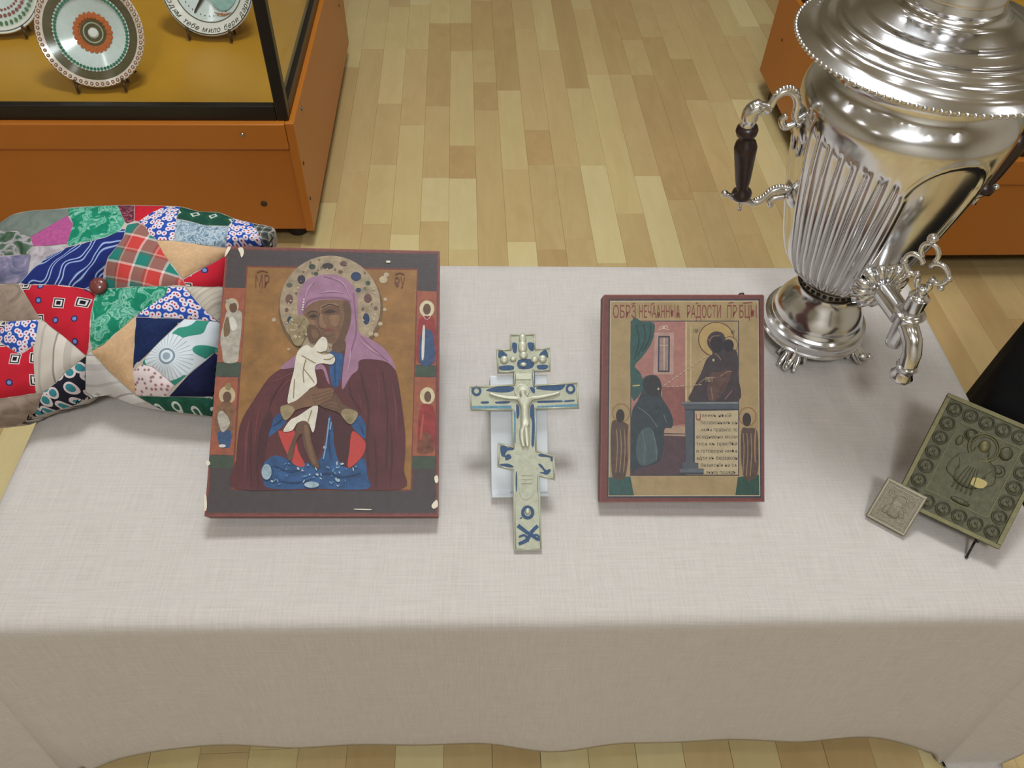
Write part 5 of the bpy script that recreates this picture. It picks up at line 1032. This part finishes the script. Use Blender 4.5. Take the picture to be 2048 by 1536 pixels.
def deco1(e, R_):
    dots(e, 'chain_loops', 58, R_ * .935, R_ * .034, .0092, rust, 1.1); dots(e, 'chain_eyes', 58, R_ * .935, R_ * .016, .0096, G((226, 206, 196), .05)); dots(e, 'chain_loops', 58, R_ * .985, R_ * .014, .0108, rust, 1., .5)
    dots(e, 'green_beads', 64, R_ * .66, R_ * .03, .0012, green); dots(e, 'orange_teeth', 24, R_ * .315, R_ * .045, -.0082, orange, 1.4); dots(e, 'pale_beads', 64, R_ * .695, R_ * .016, .0026, G((214, 218, 212), .05), 1., .5)
ringA = [('rim_band', .86, .985, .0055, .0095, G((222, 204, 194), .08)), ('dark_band', .70, .86, .0005, .0058, olive), ('green_ring', .63, .70, -.0022, .0006, icew), ('white_field', .34, .63, -.0102, -.0020, icew), ('orange_ring', .24, .34, -.0108, -.0100, orange), ('grey_centre', .10, .24, -.0110, -.0106, olive), ('inner_ring', .165, .19, -.0106, -.0104, G((176, 172, 150))), ('white_dot', 0.0001, .075, -.0104, -.0105, G((228, 228, 224), .03))]
P1R = .104
plate('painted plate with dark band, green ring and orange toothed centre, nearest the glass', 'small dark stand under the dark-banded plate', 208, 184, P1R, 62, 4, ringA, deco1)
def deco2(e, R_):
    ink = G((62, 56, 46), .1); v_ = []
    mb = MB()
    def arc_text(s, a0, da, r, size):
        a = a0
        for ch in s:
            if ch == ' ': a += da * .7; continue
            v, f = text_mesh(ch); wd = (max(p[0] for p in v) + .06) * size
            ang_ = rad(a); pts = []
            for x, y in v:
                xx = (x + .25 * y) * size - wd / 2; yy = y * size; pts.append((r * cos(ang_) - 0 + xx * -sin(ang_) + yy * -cos(ang_), r * sin(ang_) + xx * cos(ang_) + yy * -sin(ang_), .0022 + max(0, (r - yy) / R_ - .74) / .245 * .0073 + .0007))
            mb.add(pts, [list(q) for q in f]); a += math.degrees(wd / r) * 1.12
    arc_text('людям тебе мило бери дари', 196, 6, R_ * .925, R_ * .15); mb.build('rim_lettering', ink, e)
    MB().add(*band(R_ * .955, R_ * .975, .0094, .0101)).build('outer_line', ink, e); MB().add(*band(R_ * .71, R_ * .73, .0022, .0027)).build('inner_line', G((110, 100, 82)), e)
    def shape(name, m, pts, z=.0026):
        P = cr([(x * R_, y * R_) for x, y in pts], 5); MB().add([(x, y, z) for x, y in P], [list(range(len(P)))]).build(name, m, e)
    shape('bird_body', G((150, 186, 182)), [(-.05, -.1), (.1, -.38), (.35, -.48), (.56, -.3), (.6, -.05), (.4, -.2), (.2, -.18)]); shape('bird_wing', G((206, 196, 160)), [(.0, .05), (.2, -.06), (.45, -.02), (.5, .2), (.2, .2)], (.0029)); shape('bird_tail', ink, [(-.3, -.5), (-.27, -.52), (-.02, -.14), (-.06, -.1)]); shape('leaf_stroke', G((172, 110, 70)), [(.1, -.52), (.3, -.58), (.5, -.5), (.3, -.54)], (.0032))
    dots(e, 'dotted_trail', 40, R_ * .6, R_ * .012, .0012, ink)
ringB = [('rim_band', .74, .985, .0022, .0095, glaze), ('white_field', 0.0001, .74, -.0105, .0020, icew)]
plate('white painted plate with dark cursive lettering round its rim, right of the others', 'small dark stand under the lettered white plate', 424, 82, .106, 60, -6, ringB, deco2)
def deco3(e, R_):
    dots(e, 'red_dots', 40, R_ * .62, R_ * .04, .0006, G((150, 92, 84)), 1.); dots(e, 'green_strokes', 44, R_ * .78, R_ * .035, .006, G((88, 124, 96)), 1.4); dots(e, 'red_dots', 40, R_ * .5, R_ * .03, -.002, G((150, 92, 84)), 1., .5)
    MB().add(*band(R_ * .925, R_ * .94, .0086, .0090)).build('dark_line', G((70, 74, 80)), e)
plate('pale plate with red dots and green strokes, cut off at the left edge', 'small dark stand under the red-dotted plate at left', 14, 78, .1, 60, 6, [('rim_band', .86, .985, .0052, .0095, glaze), ('green_field', .70, .86, -.0002, .0052, G((206, 214, 200), .05)), ('white_field', 0.0001, .70, -.0105, -.0002, icew)], deco3)

# ------------------------------------------------------------------ unidentified black shape beyond the table, built as draped cloth
cb = M((9, 8, 8), .85, noise=.3, nscale=30, spec=.1, name='black_cloth')
bx, by = .730, .700; dA = np.array((.69, .72)); dB = np.array((.72, -.69)); LA, LB, ZT = .42, .40, .345
V = []; UVn = 28; nxt = []
rings = []
def rc(inset, z, wob):
    pts = []; N = 96
    per = [(0, 0), (LA, 0), (LA, LB), (0, LB)]
    for i in range(N):
        t = i / N * 4; k = int(t); fr_ = t - k; a, b_ = np.array(per[k]), np.array(per[(k + 1) % 4]); q_ = a + (b_ - a) * fr_; c0 = np.array((LA / 2, LB / 2)); d = q_ - c0; d = d * (1 - inset / .2); 
        corner = (abs(d[0]) / (LA / 2) + abs(d[1]) / (LB / 2)) / 2; d = d * (1 - .05 * max(0, corner - .75) * 4)
        d = d * (1 + wob * (.5 + .5 * sin(i * 2 * pi / N * 14 + 1)))
        q_ = c0 + d; w_ = np.array((bx, by)) + dA * q_[0] + dB * q_[1]; pts.append((w_[0], w_[1], z))
    return pts
lev = [(.19, ZT + .006, 0), (.10, ZT + .005, 0), (.03, ZT + .002, 0), (.008, ZT - .006, 0), (.0, ZT - .02, .004), (-.002, ZT - .10, .02), (-.004, ZT - .2, .035), (-.006, .004, .05)]
for i_, z_, w_ in lev: V += rc(i_, z_, w_)
N = 96; fcs = [(j * N + i, j * N + (i + 1) % N, (j + 1) * N + (i + 1) % N, (j + 1) * N + i) for j in range(len(lev) - 1) for i in range(N)]; fcs.append(list(range(N))[::-1]); fcs.append([(len(lev) - 1) * N + i for i in range(N)])
o = mesh_obj('black_draped_form', V, [f[::-1] for f in fcs], cb, None, True); tag(o, 'black cloth-covered form beyond the table edge, behind the larger brass icon', 'draped form')
